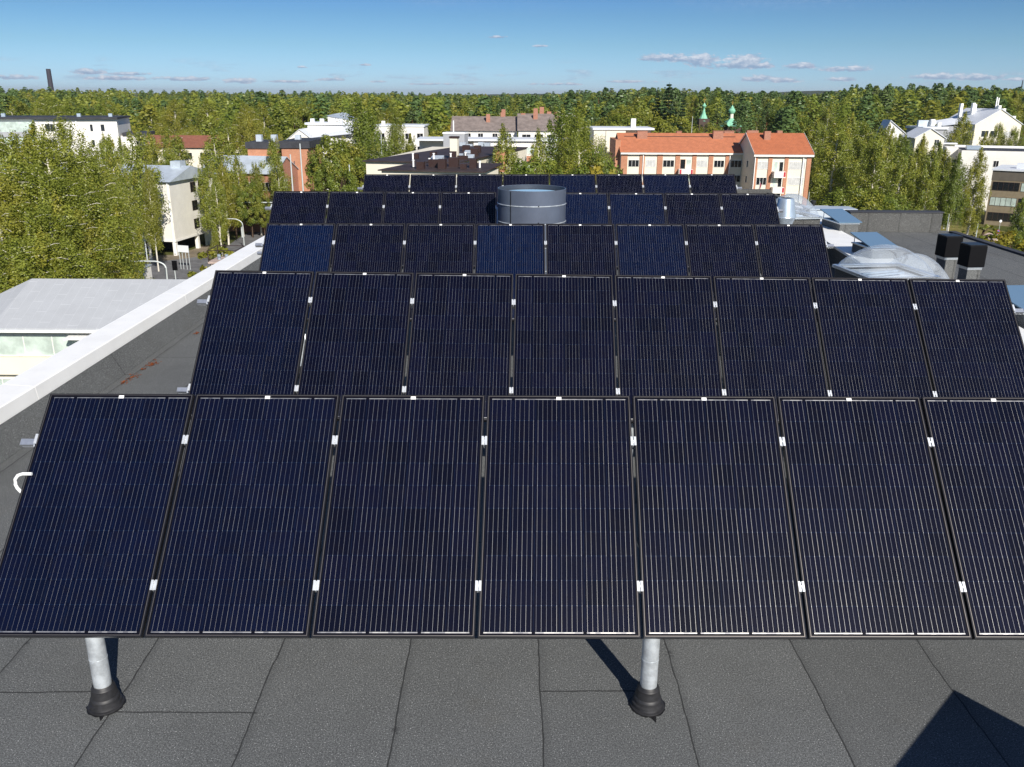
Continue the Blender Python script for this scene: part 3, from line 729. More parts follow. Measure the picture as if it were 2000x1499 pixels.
# unseen box added right of the camera, shaped to shadow the near roof
F_ = Vector((3.50, 3.61)); e1 = Vector((-.70, -.71)); e2 = Vector((.60, -.80))
hs = empty('shadow_box', (F_.x, F_.y, ZR), 0, 'boxy roof shaft just outside the picture that throws the dark shadow at lower right', 'roof shaft')
def ring(o): return [(p.x, p.y) for p in (Vector((0, 0))-e1*o-e2*o, e1*(1.25+o)-e2*o, e1*(1.25+o)+e2*(1.1+o), e2*(1.1+o)-e1*o)]
m = MB(); m.prism(ring(0), 0, .84); m.build('shaft', 'felt_dark', hs)
m = MB(); m.prism(ring(.02), .843, .875); m.build('cap', 'white_cap', hs)

# ------------------------------------------------------------------ town buildings
class Bld:
    """A building in its own frame: x along the front (left to right), y away from the front, z up from the ground."""
    def __init__(s, name, a, b, label, group=None, z=G):
        a, b = Vector((a[0], a[1], 0)), Vector((b[0], b[1], 0))
        s.w = (b-a).length; s.rz = math.atan2(b.y-a.y, b.x-a.x)
        s.r = empty(name, (a.x, a.y, z), s.rz, label, 'building', group); s.z0 = z
    def box(s, name, mat, x0, x1, y0, y1, z0, z1, bevel=0):
        m = MB(); m.box(x0, x1, y0, y1, z0, z1); return m.build(name, mat, s.r, bevel=bevel)
    def poly(s, name, mat, vs, fs):
        m = MB(); m.add(vs, fs); return m.build(name, mat, s.r)
    def gable(s, mat_wall, mat_roof, x0, x1, y0, y1, ze, zr, over=.35, th=.14, along='x', ridge=None):
        # ridge along x (front slope faces the camera) or along y (gable faces the camera)
        m = MB()
        if along == 'x':
            ym = (y0+y1)/2 if ridge is None else ridge
            m.add([(x0,y0,0),(x1,y0,0),(x1,y1,0),(x0,y1,0),(x0,y0,ze),(x1,y0,ze),(x1,y1,ze),(x0,y1,ze),(x0,ym,zr),(x1,ym,zr)],
                  [(0,1,5,4),(2,3,7,6),(1,2,6,9,5),(3,0,4,8,7),(4,5,9,8),(7,8,9,6)]); m.build('wall', mat_wall, s.r)
            k = (zr-ze)/(ym-y0); k2 = (zr-ze)/(y1-ym); o = over
            rf = MB()
            for (ya, yb, za, zb) in ((y0-o, ym, ze-k*o+.01, zr+.01), (y1+o, ym, ze-k2*o+.01, zr+.01)):
                rf.add([(x0-.25,ya,za),(x1+.25,ya,za),(x1+.25,yb,zb),(x0-.25,yb,zb),(x0-.25,ya,za+th),(x1+.25,ya,za+th),(x1+.25,yb,zb+th),(x0-.25,yb,zb+th)],
                       [(3,2,1,0),(4,5,6,7),(0,1,5,4),(1,2,6,5),(2,3,7,6),(3,0,4,7)])
            return rf.build('roof', mat_roof, s.r)
        xm = (x0+x1)/2 if ridge is None else ridge
        m.add([(x0,y0,0),(x1,y0,0),(x1,y1,0),(x0,y1,0),(x0,y0,ze),(x1,y0,ze),(x1,y1,ze),(x0,y1,ze),(xm,y0,zr),(xm,y1,zr)],
              [(0,1,5,8,4),(2,3,7,9,6),(1,2,6,5),(3,0,4,7),(4,8,9,7),(8,5,6,9)]); m.build('wall', mat_wall, s.r)
        rf = MB(); o = over
        for (xa, xb, k) in ((x0-o, xm, (zr-ze)/(xm-x0)), (x1+o, xm, (zr-ze)/(x1-xm))):
            za = ze-k*o+.01
            rf.add([(xa,y0-.3,za),(xa,y1+.3,za),(xb,y1+.3,zr+.01),(xb,y0-.3,zr+.01),(xa,y0-.3,za+th),(xa,y1+.3,za+th),(xb,y1+.3,zr+.01+th),(xb,y0-.3,zr+.01+th)],
                   [(0,1,2,3),(7,6,5,4),(4,5,1,0),(5,6,2,1),(6,7,3,2),(7,4,0,3)])
        return rf.build('roof', mat_roof, s.r)
    def window(s, x, z, w, h, glass='glass_dark', y=0.0, face='front', panes=3, frame='win_frame', name='window'):
        """x, z = lower left corner on the facade; y = plane; face front/right/left"""
        t = .05; bars = [0]+[i/panes for i in range(1, panes)]+[1]
        def T(u, d, zz):   # u along, d outward
            if face == 'front': return (u, y-d, zz)
            if face == 'right': return (y+d, u, zz)
            return (y-d, u, zz)
        def bx(mb, u0, u1, d0, d1, z0, z1):
            a, b = T(u0, d0, z0), T(u1, d1, z1)
            mb.box(min(a[0], b[0]), max(a[0], b[0]), min(a[1], b[1]), max(a[1], b[1]), z0, z1)
        f = MB(); bx(f, x, x+w, .004, .06, z, z+t); bx(f, x, x+w, .004, .06, z+h-t, z+h)
        for k in bars:
            u = x + k*(w-t); bx(f, u, u+t, .004, .06, z+t, z+h-t)
        fo = f.build(name, frame, s.r)
        g = MB(); bx(g, x+t*.5, x+w-t*.5, .005, .03, z+t*.5, z+h-t*.5); g.build('pane', glass, fo)
        return fo
def inv(b, p):      # world point -> building frame
    c, q = math.cos(-b.rz), math.sin(-b.rz); dx, dy = p.x-b.r.location.x, p.y-b.r.location.y
    return Vector((dx*c-dy*q, dx*q+dy*c, p.z-b.z0))
rb = random.Random(11)
def glassmix(pd=.4): return 'glass_dark' if rb.random() < pd else 'glass_blind'

# --- neighbour with the pale grey sheet roof, lower left
b = Bld('apartment_building', (-46, 51.8), (-18.6, 51.8), 'white apartment building with wide pale grey roof just left below our roof')
ze, zr = 11.3, 13.25
b.box('wall', 'wall_cream', 0, 27.3, 0, 9.6, 0, ze-.35)
kx = 14.45
m = MB(); d = 4.2
m.add([(kx-.2-14.6,-.5,ze-.2),(28,-.5,ze-.2),(28,d,zr),(kx-.1,d,zr),(kx-14.8,d,zr)], [(0,1,2,4)])
m.v = []; m.f = []
m.add([(13.9,-.5,ze-.22),(28,-.5,ze-.22),(28,4.2,zr),(14.4,4.2,zr),(13.9,-.5,ze-.05),(28,-.5,ze-.05),(28,4.2,zr+.12),(14.4,4.2,zr+.12)],
      [(3,2,1,0),(4,5,6,7),(0,1,5,4),(1,2,6,5),(2,3,7,6),(3,0,4,7)])
m.add([(14.4,4.203,zr),(28,4.203,zr),(28,9.9,ze-.3),(14.0,9.9,ze-.3),(14.4,4.203,zr+.12),(28,4.203,zr+.12),(28,9.9,ze-.15),(14.0,9.9,ze-.15)],
      [(3,2,1,0),(4,5,6,7),(0,1,5,4),(1,2,6,5),(2,3,7,6),(3,0,4,7)])
m.add([(13.9,-.5,ze-.05),(14.4,4.2,zr+.12),(14.0,9.9,ze-.15),(6.5,9.9,ze-2.0),(6.0,-.5,ze-1.9)], [(0,1,4),(1,2,3),(1,3,4)])
b.poly('roof', 'seam_grey', m.v, m.f)
b.box('gutter', 'white_cap', 13.9, 28, -.62, -.51, ze-.30, ze-.16)
for fl in range(4):
    z = ze-1.95-fl*2.85
    b.window(12.0, z, 7.2, 1.35, 'glass_green', panes=4, frame='win_frame', name='balcony_glazing')
    b.box('balcony', 'wall_cream', 11.9, 19.3, -.35, -.01, z-1.15, z-.05)
    b.box('awning', 'white_cap', 18.6, 23.4, -1.0, -.07, z+1.30, z+1.40)
    b.window(19.6, z-.1, 3.4, 1.4, 'glass_green', panes=3, name='balcony_glazing')
    b.window(24.0, z-.1, 2.2, 1.4, 'glass_dark', panes=2)
ch = MB(); ch.box(26.55, 28.25, 3.3, 5.0, zr-1.2, zr+1.05); cho = ch.build('chimney', 'brick', b.r)
m = MB(); m.box(26.45, 28.35, 3.2, 5.1, zr+1.35, zr+1.47)
for i in range(6): m.box(26.6+i*.3, 26.7+i*.3, 3.3, 3.4, zr+1.05, zr+1.35); m.box(26.6+i*.3, 26.7+i*.3, 4.9, 5.0, zr+1.05, zr+1.35)
m.build('chimney_cap', 'stone', cho)
m = MB(); zz = zr+2.2
for (a, c) in (((26.5,3.2),(28.3,3.2)), ((28.3,3.2),(28.3,5.1)), ((28.3,5.1),(26.5,5.1)), ((26.5,5.1),(26.5,3.2))):
    m.bar((*a, zz), (*c, zz), .04, .04); m.bar((*a, zr+1.47), (*a, zz), .04, .04)
m.build('railing', 'brown_metal', cho)
m = MB()
for i in range(3): m.tube([(26.9+i*.5, 4.1, zr+1.47), (26.9+i*.5, 4.1, zr+1.8)], .11, 10)
m.build('flue', 'steel', cho)

# --- beige block on pillars
c0 = atz(342, 506, G); cR = Vector((-55.6, 150.0, G)); cL = atz(257, 491, G)
cL = Vector((-69.3, 141.2, 0))
b = Bld('apartment_building', (cL.x, cL.y), (c0.x-.6, c0.y+2.6), 'beige apartment block raised on white pillars above the street corner')
W = b.w; dpt = 15.0; z1, ze, zr = 2.6, 11.7, 13.7
b.box('wall', 'wall_beige', 0, W, 0, dpt, z1, ze); b.box('floor_slab', 'wall_white', -.05, W+.05, -.05, dpt+.05, z1-.35, z1-.003)
b.box('pillar_shade', 'shade_void', 2.0, W-3, 4.5, 13, 0, z1-.36)  # near-black block standing in for the shade between the pillars
m = MB(); m.add([(-8,-.6,ze),(W+.5,-.6,ze),(W+.5,6.5,zr),(-8,6.5,zr),(W+.5,dpt+.6,ze),(-8,dpt+.6,ze)], [(0,1,2,3),(3,2,4,5),(1,4,2),(0,3,5)]); m.add([(-8,-.6,ze-.001),(W+.5,-.6,ze-.001),(W+.5,dpt+.6,ze-.001),(-8,dpt+.6,ze-.001)], [(3,2,1,0)])
m.build('roof', 'metal_roof', b.r)
b.box('left_wing', 'wall_beige', -7.6, -.004, .6, dpt-.5, 0, ze-.01)
b.box('roof_box', 'metal_roof', W-2.6, W-.9, 5.6, 7.4, zr-.6, zr+.75)
for fl in range(3):
    z = z1+.55+fl*3.0
    for x in (1.0, 4.6, W-4.5): b.window(x, z+.35, 2.4, 1.45, 'glass_dark', panes=2, frame='win_brown')
    b.window(-6.6, z+.35, 5.2, 1.4, 'glass_dark', y=.6, panes=4, frame='win_brown')
    b.window(6.4, z+.3, 1.7, 1.6, 'glass_dark', y=W, face='right', panes=2, frame='win_brown')
    b.window(9.0, z+.3, 2.6, 1.6, 'glass_dark', y=W, face='right', panes=2, frame='win_brown')
for x, y in ((W-.35, .35), (W-6.0, .35), (1.2, .35), (W-.35, 7.5), (W-.35, dpt-.4)):
    m = MB(); m.box(x-.28, x+.28, y-.28, y+.28, 0, z1-.36); m.build('pillar', 'wall_white', b.r)
m = MB(); m.tube([(W-.25,-.16,.4),(W-.25,-.16,ze)], .10, 8); m.build('downpipe', 'sign_white', b.r)
m = MB(); m.box(W-.1, W-.02, 9.6, 14.6, .1, z1-.37); m.build('shop_front', 'glass_green', b.r)

# --- brick end further right with the same silver roof
b = Bld('apartment_building', (-58.6, 166.5), (-43.8, 163.1), 'low building with silver roof and narrow brick end wall behind the birches')
W = b.w; b.gable('brick', 'metal_roof', 0, W, 0, 9.0, 11.1, 13.6, .5)
for fl in range(3):
    for x in (1.5, 5.5, 9.0, 12.2): b.window(x, 1.6+fl*3.1, 2.2, 1.5, glassmix(.5), panes=3)
    b.window(1.0, 1.6+fl*3.1, 3.4, 1.9, 'glass_blind', y=W, face='right', panes=3)

# --- orange brick tower with dark flat roof
a = aty(560, 372, 172); c = aty(603, 372, 172)
b = Bld('apartment_building', (a.x-.4, 172), (c.x+.4, 172), 'tall windowless orange brick gable with dark flat roof and downpipe behind row of poles')
W = b.w; H0 = 15.0; b.box('wall', 'brick_orange', 0, W, 0, 12, 0, H0); b.box('roof_band', 'dark_roof', -.3, W+.4, -.3, 14, H0+.003, H0+1.3)
m = MB(); m.bar((W*.42,-.08,1),(W*.45,-.08,H0-2.4),.16,.12); m.build('downpipe', 'pole_dark', b.r)
b.box('left_wing', 'brick_orange', -7.6, -.004, 3.5, 13, 0, H0-.3); b.box('canopy', 'wall_white', -8.2, -.5, 1.6, 3.49, H0-2.4, H0-1.9)
b.box('balcony_band', 'glass_green', -7.4, -.3, 3.3, 3.49, 2, H0-2.5)
b.box('wing_roof', 'dark_roof', -7.9, -.31, 3.2, 13.5, H0-.296, H0+.9)
for x in (-6.5, -3.5, 1.2): b.box('roof_vent', 'metal_roof', x, x+1.1, 6, 7.2, H0+1.304 if x > -1 else H0+.904, H0+2.2)
for fl in range(4): b.box('balcony', 'wall_white', -7.2, -.6, 2.4, 3.29, 2.2+fl*2.8, 3.2+fl*2.8)

# --- long building upper left, white with dark flat roof
a = Vector((-128, 172, 0)); c = Vector((-80.5, 183, 0))
b = Bld('apartment_building', (a.x, a.y), (c.x, c.y), 'long white apartment building with dark thin flat roof rising behind the birches at upper left')
W = b.w; H0 = 19.9; b.box('wall', 'wall_white', 0, W, 0, 14, 0, H0)
b.box('roof', 'dark_roof', -.5, W+.3, -.8, 14.4, H0+.003, H0+.36)
for fl in range(5):
    z = H0-2.4-fl*3.0
    for x in (W-13.5, W-29, W-40): b.window(x, z, 1.9, 1.5, glassmix(.5), panes=2)
    b.window(W-3.2, z, .8, 1.4, 'glass_dark', panes=1); b.window(W-5.2, z, .6, 1.4, 'glass_dark', panes=1)
    b.box('balcony_glazing', 'glass_green', W-26, W-15.6, -.9, -.004, z-.9, z+1.9)
    b.box('balcony_wall', 'wall_grey', W-26, W-15.6, -.98, -.91, z-1.0, z+.0)
m = MB(); m.bar((W-7.6,-.1,0),(W-7.6,-.1,H0-.1),.16,.12); m.build('downpipe', 'white_cap', b.r)
for x in (W-38, W-33, W-22, W-8, W-2): b.box('roof_vent', 'steel', x, x+.7, 3, 3.7, H0+.364, H0+1.0)
b.box('annex_wall', 'wall_white', W+.004, W+3.4, 2.5, 12, 0, H0-3.4); b.box('annex_roof', 'dark_roof', W+.3, W+5.2, 2.2, 12.4, H0-3.396, H0-2.8)

# --- low red roofed house behind it
b = Bld('low_house', (-90, 205), (-62, 205), 'low house with rust red tiled roof glimpsed behind the upper left birches')
b.gable('wall_cream', 'red_roof', 0, 31, 0, 12, 13.3, 15.4, .6)
for x in range(2, 28, 4): b.window(x, 10.4, 2.2, 1.6, 'glass_dark', panes=2)

# --- white complex at the forest edge
a = aty(560, 275, 230); c = aty(655, 275, 230)
b = Bld('apartment_building', (a.x, 230), (c.x, 230), 'stepped white roofed complex at the forest edge left of centre')
W = b.w; b.gable('wall_white', 'white_roof', 0, W*.55, 0, 10, 13.6, 16.2, .6, along='y')
b.box('middle_wall', 'wall_white', W*.3, W+3, 8, 18, 0, 17.2); b.box('middle_roof', 'white_roof', W*.25, W+3.2, 7.6, 18.4, 17.203, 17.7)
for x in (W*.35, W*.55, W*.8, W*.95): b.box('roof_vent', 'white_roof', x, x+1.0, 9, 10, 17.704, 18.7)
b.poly('front_roof', 'white_roof', [(W*.5,1,14.2),(W+4,1,15.2),(W+4,7.5,17.0),(W*.5,7.5,16.8)], [(0,1,2,3)])
b.box('front_wall', 'wall_white', W*.56, W+4, 1.2, 7.4, 0, 14.0)
for x in (W*.6, W*.75, W*.9, W+1.5): b.window(x, 11.2, 1.4, 1.4, 'glass_dark', y=1.2, panes=2)
for x in (2.0, 4.5): b.window(x, 10.8, 1.3, 1.4, 'glass_dark', panes=2)
a = aty(641, 245, 243); c = aty(687, 245, 243)
b = Bld('apartment_building', (a.x, 243), (c.x, 243), 'tall white box with sloping roof over a reddish base at the forest edge')
W = b.w; zt = aty(641, 226, 243).z-G
b.box('base_wall', 'brick_orange', 1, W+.8, -.2, 9, 0, zt-3.2)
b.poly('wall', 'wall_white', [(0,0,zt-3.19),(W,0,zt-3.19),(W,0,zt-1.2),(0,0,zt-.1),(0,9,zt-3.19),(W,9,zt-3.19),(W,9,zt-1.2),(0,9,zt-.1)], [(0,1,2,3),(5,4,7,6),(1,5,6,2),(4,0,3,7),(0,4,5,1)])
b.poly('roof', 'metal_roof', [(-.3,-.4,zt-.07),(W+.3,-.4,zt-1.2),(W+.3,9.3,zt-1.0),(W*.45,9.3,zt+.7),(-.3,9.3,zt+.2)], [(0,1,2,3,4)])
b.window(W*.36, zt-2.6, .35, 1.3, 'glass_dark', panes=1); b.window(W*.62, zt-2.0, .35, .6, 'glass_dark', panes=1)

# --- white block right of it, half behind birches
a = aty(731, 262, 215); c = aty(828, 262, 215)
b = Bld('apartment_building', (a.x, 215), (c.x, 215), 'white four storey block half hidden behind tall birches left of centre')
W = b.w; zt = 17.6; b.box('wall', 'wall_white', 0, W, 0, 12, 0, zt); b.box('roof', 'white_roof', -.2, W+.2, -.2, 12.2, zt+.003, zt+.3)
for fl in range(5):
    for x in (1.0, 4.0, 7.4, 10.2): b.window(x, zt-2.9-fl*3.0, 1.5, 1.4, 'glass_dark', panes=2)
    b.box('balcony', 'wall_white', .6, 3.0, -1.2, -.01, zt-4.3-fl*3.0, zt-3.3-fl*3.0)
b.box('roof_vent', 'wall_white', 1.4, 2.2, 3, 4, zt+.304, zt+1.2)

# --- brown flat roofed block just behind the panels
b = Bld('apartment_building', (-20.7, 125.0), (-2.0, 122.0), 'cream block with flat dark brown roof full of vents right behind the panels')
W = b.w; zt = -9.05-G
b.box('back_wall', 'wall_cream', 0, 13, 0.0, 38, 0, zt); 
b.poly('roof', 'brown_roof', [(-.4,-.4,zt+.003),(13.4,-.4,zt+.003),(17.5,38,zt+.003),(5.2,38,zt+.003),(-.4,-.4,zt+.18),(13.4,-.4,zt+.18),(17.5,38,zt+.18),(5.2,38,zt+.18)], [(4,5,6,7),(0,1,5,4),(1,2,6,5),(3,0,4,7),(2,3,7,6)])
b.poly('side_wall', 'wall_cream', [(13.0,0.02,0),(17.3,38,0),(17.3,38,zt),(13.0,0.02,zt)], [(0,1,2,3)])
# front wing
zt2 = zt-.55
b.poly('front_wing', 'wall_cream', [(4.6,-7.5,0),(18.3,-7.5,0),(19.0,-.5,0),(7.2,-.5,0),(4.6,-7.5,zt2),(18.3,-7.5,zt2),(19.0,-.5,zt2),(7.2,-.5,zt2)], [(0,1,5,4),(1,2,6,5),(2,3,7,6),(3,0,4,7)])
b.poly('front_roof', 'brown_roof', [(4.2,-7.9,zt2+.003),(18.6,-7.9,zt2+.003),(19.5,0.0,zt2+.5),(7.5,0.0,zt2+.5),(4.2,-7.9,zt2+.15),(18.6,-7.9,zt2+.15),(19.5,0.0,zt2+.66),(7.5,0.0,zt2+.66)], [(4,5,6,7),(0,1,5,4),(1,2,6,5),(3,0,4,7),(2,3,7,6)])
for (x, y, w_, d_, h_) in ((9.2,-7,1.0,.9,1.0),(10.2,-4.5,1.6,.9,1.1),(11.9,-6.2,1.0,1.0,1.3),(12.9,-4.2,1.3,.8,1.4),(15.9,-5.0,.9,.9,1.3),(14.8,-5.8,.8,.6,.7)):
    b.box('vent_box', 'brown_metal', x, x+w_, y, y+d_, zt2+.2, zt2+.2+h_)
for (x, y, w_, d_, h_) in ((7.2,8,.9,.9,.8),(10.6,6,.9,.9,1.0),(5.6,5,.6,.6,.7),(9.0,14,1.0,1.0,1.0),(12.5,12,1.1,.9,1.1),(11.4,20,1.0,1.0,1.1),(14.0,24,1.0,1.0,.9),(8.6,24,1.1,1.1,.9),(12.0,5.0,1.5,.5,.5)):
    b.box('vent_box', 'brown_metal', x, x+w_, y, y+d_, zt+.184, zt+.184+h_)
for (x, y, w_, d_) in ((8.2,4.5,1.7,1.3),(10.4,9.5,1.3,1.2),(12.6,8.2,1.1,1.0),(10.2,18,1.4,1.0)):
    m = MB(); z = zt+.184; m.add([(x,y,z),(x+w_,y,z),(x+w_,y+d_,z),(x,y+d_,z),(x,y,z+.15),(x+w_,y,z+.15),(x+w_,y+d_,z+.45),(x,y+d_,z+.45)], [(0,1,5,4),(1,2,6,5),(2,3,7,6),(3,0,4,7),(4,5,6,7)]); m.build('skylight', 'metal_roof', b.r)
for (x, y) in ((6.0,3),(8.9,3.6),(11.2,4.4),(12.9,6.5),(9.6,-1.6+0),(17.3,-5),(8.4,-5.5)):
    z = zt+.18 if y > 0 else zt2+.4
    m = MB(); m.tube([(x, y, z), (x, y, z+.8)], .12, 8); m.tube([(x,y,z+.8),(x,y,z+.9)], .18, 8); m.build('vent_pipe', 'white_cap', b.r)
m = MB(); m.box(10.5, 11.6, 7.0, 8.1, zt+.184, zt+3.0); co = m.build('chimney', 'wall_cream', b.r); m = MB(); m.box(10.4, 11.7, 6.9, 8.2, zt+3.003, zt+3.25); m.build('chimney_cap', 'brown_metal', co)
m = MB(); m.box(16.4, 17.8, 11.5, 13.0, zt-2.0, zt+.9); m.build('stair_head', 'brick_orange', b.r)
for x in (15.0, 17.4): b.window(x-1, zt2-1.9, 1.4, 1.3, 'glass_dark', y=-7.5, panes=2)
# plant room and ducts behind
b2 = Bld('plant_room', (-14.0, 166), (-2.5, 164), 'grey rooftop plant room with pale ventilation boxes behind the brown roof', z=G)
b2.box('wall', 'wall_white', 0, 11.5, 0, 10, 0, 15.0); b2.box('roof', 'dark_roof', -.3, 11.8, -.3, 10.3, 15.003, 15.4)
b2.box('plant_box', 'wall_grey', .3, 4.4, 3, 6, 15.404, 17.9); b2.box('plant_roof', 'white_cap', .2, 4.5, 2.9, 6.1, 17.903, 18.2)
for x, h in ((2.6,1.0),(3.9,1.1),(5.2,.8),(7.4,1.2),(8.6,1.1)): b2.box('ventilation_unit', 'metal_roof', x, x+1.0, 1.0, 2.0, 15.404, 15.404+h)

# --- long building with grey tiled roof and brick chimneys
a = aty(882, 258, 205); c = aty(1010, 258, 205)
b = Bld('apartment_building', (a.x, 205), (c.x, 205), 'long white block under a brownish grey tiled roof with red brick chimneys, left half')
W = b.w; ze = aty(882, 254, 205).z-G; zr = ze+2.7
b.gable('wall_white', 'grey_tile', 0, W, 0, 12, ze, zr, .5)
for x, y, h in ((7.8,3.2,1.6),(11.1,5.8,1.9),(11.3,7,2.6),(4,6.2,1.0)): b.box('chimney', 'brick', x, x+.9, y, y+.9, zr-1.4, zr-.9+h)
for x in (3.2, 6.0, 9.3, 12.4): b.window(x, ze-1.9, 1.2, 1.2, 'glass_dark', panes=2)
for x in (1.0, 4.6, 8.4): b.window(x, ze-4.9, 1.7, 1.4, 'glass_dark', panes=2)
c2 = aty(1010, 258, 203); d2 = aty(1082, 258, 203)
b = Bld('apartment_building', (c2.x+.3, 203), (d2.x+.5, 203), 'long white block under a brownish grey tiled roof with red brick chimneys, right half')
W = b.w; b.gable('wall_white', 'grey_tile', 0, W, 0, 13, ze+.2, zr+.7, .5)
for x, y, h in ((.6,6,1.2),(3.4,4,1.4),(3.5,6.3,2.3),(4.9,6.4,2.6),(6.6,6.4,1.6),(8.2,6.2,1.6)): b.box('chimney', 'brick', x, x+1.0, y, y+.9, zr-.6, zr-.3+h)
for x in (.8, 3.6, 6.4): b.window(x, ze-2.2, 2.0, 1.4, 'glass_dark', panes=2)
b.box('balcony', 'wall_white', .4, 3.6, -1.4, -.01, ze-3.6, ze-2.5); b.box('balcony', 'wall_white', 5.4, 8.4, -1.4, -.01, ze-3.6, ze-2.5)

# --- low white block in front of it, with orange balcony fronts
a = aty(925, 285, 186); c = aty(1102, 285, 186)
b = Bld('apartment_building', (a.x, 186), (c.x, 186), 'low white block with flat pale roof and orange balcony fronts behind the central trees')
W = b.w; zt = aty(1000, 276, 186).z-G; b.box('wall', 'wall_white', 0, W, 0, 10, 0, zt); b.box('roof', 'white_roof', -12, W+.3, -.6, 10.3, zt+.003, zt+.35)
b.box('left_wing', 'wall_white', -11.6, -.003, 3, 10, 0, zt-.01)
for fl in range(4):
    z = zt-2.7-fl*3.0
    for x in (1.5, 9.6, 14.6): b.window(x, z, 3.2, 1.5, 'glass_green', panes=4)
    for x in (1.5, 9.6): b.box('balcony', 'brick_orange', x-.2, x+3.5, -1.1, -.07, z-1.3, z-.25)
m = MB(); x = aty(881, 235, 186).x-a.x; m.tube([(x+.2, 4, zt-8), (x+.2, 4, zt+3.9)], .13, 8); m.build('flue', 'white_cap', b.r)
b.box('roof_box', 'brick_orange', -3.5, -2.4, 2, 3, zt+.354, zt+1.6)

# --- cream flat block left of the orange roofs
a = aty(1160, 262, 190); c = aty(1222, 262, 190)
b = Bld('apartment_building', (a.x, 190), (c.x, 190), 'cream flat roofed block standing left behind the orange tiled building')
W = b.w; zt = aty(1190, 254, 190).z-G; b.box('wall', 'wall_cream', 0, W, 0, 10, 0, zt); b.box('roof', 'white_roof', -.3, W+6, -.3, 10.3, zt+.003, zt+.4)
b.box('right_wing', 'wall_cream', W+.003, W+5.6, 2, 10, 0, zt-.01)
m = MB(); m.box(W+1.6, W+2.6, 4, 5, zt+.404, zt+2.2); m.build('chimney', 'wall_white', b.r)
m = MB(); m.bar((W*.38,-.06,2),(W*.38,-.06,zt-.2),.12,.10); m.build('downpipe', 'wall_grey', b.r)
for fl in range(4): b.window(W-1.0, zt-3.2-fl*3.0, .9, 1.2, 'glass_dark', panes=1)

# --- orange tiled building, long block
a = aty(1213, 299, 175); c = aty(1459, 299, 175)
b = Bld('apartment_building', (a.x, 175), (c.x, 175), 'long block with bright orange tiled roof, brick piers and cream panels')
W = b.w; ze = -10.35-G; zr = ze+3.0; kpx = W/(1459-1213)
def wx(px): return (px-1213)*kpx
b.gable('wall_cream', 'orange_tile', 0, W+1, 0, 13, ze, zr, .55)
b.box('fascia', 'wall_white', -.1, W-.1, -.62, -.553, ze-.62, ze-.30); b.box('snow_rail', 'brown_metal', wx(1224), W-1.3, 5.0, 5.08, zr-.60, zr-.42)
b.box('end_wall', 'brick_orange', -1.0, -.004, 1.2, 12, 0, zr-1.0)
for x0, x1 in ((1213.5,1226),(1250,1260),(1284.5,1295),(1320,1329),(1353,1361),(1385,1394),(1418,1427),(1456,1460)):
    b.box('brick_pier', 'brick_orange', wx(x0), wx(x1), -.16, -.004, 0, ze-.50)
pat = [['b','b','d','b','d','d','d'], ['b','b','b','d','b','d','b'], ['d','b','b','b','d','b','d'], ['b','d','b','b','b','b','b'], ['b','d','b','b','d','b','b']]
for fl in range(5):
    z = ze-3.05-fl*2.85
    for i, (x0, x1) in enumerate(((1228,1249),(1262,1282),(1296,1318),(1362,1383),(1396,1416),(1429,1450))):
        g = {'b': 'glass_blind', 'd': 'glass_dark'}[pat[fl][i]]
        if i == 0 and fl == 0: g = 'glass_dark'
        b.window(wx(x0), z, wx(x1)-wx(x0), 1.35, g, panes=3)
    b.window(wx(1330), z-.8, wx(1340)-wx(1330), 2.3, 'glass_dark', panes=1, name='balcony_door', frame='brick_orange'); b.window(wx(1342), z, wx(1351)-wx(1342), 1.5, 'glass_green', panes=2)
    bo = b.box('balcony', 'wall_white', wx(1326), wx(1353), -1.5, -.17, z-1.35, z-.30)
    m = MB(); m.box(wx(1327), wx(1330.5), -1.56, -1.503, z-1.15, z-.35); m.box(wx(1349), wx(1352.5), -1.56, -1.503, z-1.15, z-.35); m.build('privacy_panel', 'red_panel', bo)
for px in (1256.5, 1426): 
    m = MB(); m.tube([(wx(px), -.26, 0), (wx(px), -.26, ze-.3)], .09, 8); m.build('downpipe', 'white_cap', b.r)
for px, y, w_, h_ in ((1249,4.2,2.0,.9),(1332,7,1.0,.8),(1400,4.2,2.0,1.0),(1428,7,2.0,.9)):
    m = MB(); m.box(wx(px), wx(px)+w_, y, y+1.0, zr-1.6, zr+h_-.4); m.box(wx(px)-.06, wx(px)+w_+.06, y-.06, y+1.06, zr+h_-.397, zr+h_-.3); m.build('chimney', 'brick', b.r)
m = MB(); m.tube([(wx(1361), 6.6, zr), (wx(1361), 6.6, zr+3.4)], .045, 6); m.build('mast', 'pole', b.r)
# --- right block, stepping forward
a2 = aty(1474, 303, 166); c2 = aty(1586, 303, 166)
b = Bld('apartment_building', (a2.x, 166), (c2.x, 166), 'shorter block with orange tiled roof stepping forward beside the long one, gable in shade')
W = b.w; ze = -10.05-G; zr = ze+3.15; kpx = W/112
def wx(px): return (px-1474)*kpx
b.gable('wall_cream', 'orange_tile2', 0, W, 0, 13.5, ze, zr, .55)
b.box('fascia', 'wall_white', -.25, W+.25, -.62, -.553, ze-.66, ze-.30)
for sx in (-.27, W+.253):
    b.poly('barge_board', 'wall_white', [(sx,-.6,ze-.45),(sx,6.75,zr-.1),(sx,14.1,ze-.45),(sx,14.1,ze-.05),(sx,6.75,zr+.25),(sx,-.6,ze-.05),(sx+.04,-.6,ze-.45),(sx+.04,6.75,zr-.1),(sx+.04,14.1,ze-.45),(sx+.04,14.1,ze-.05),(sx+.04,6.75,zr+.25),(sx+.04,-.6,ze-.05)],
        [(0,1,4,5),(1,2,3,4),(11,10,7,6),(10,9,8,7),(5,4,10,11),(4,3,9,10)])
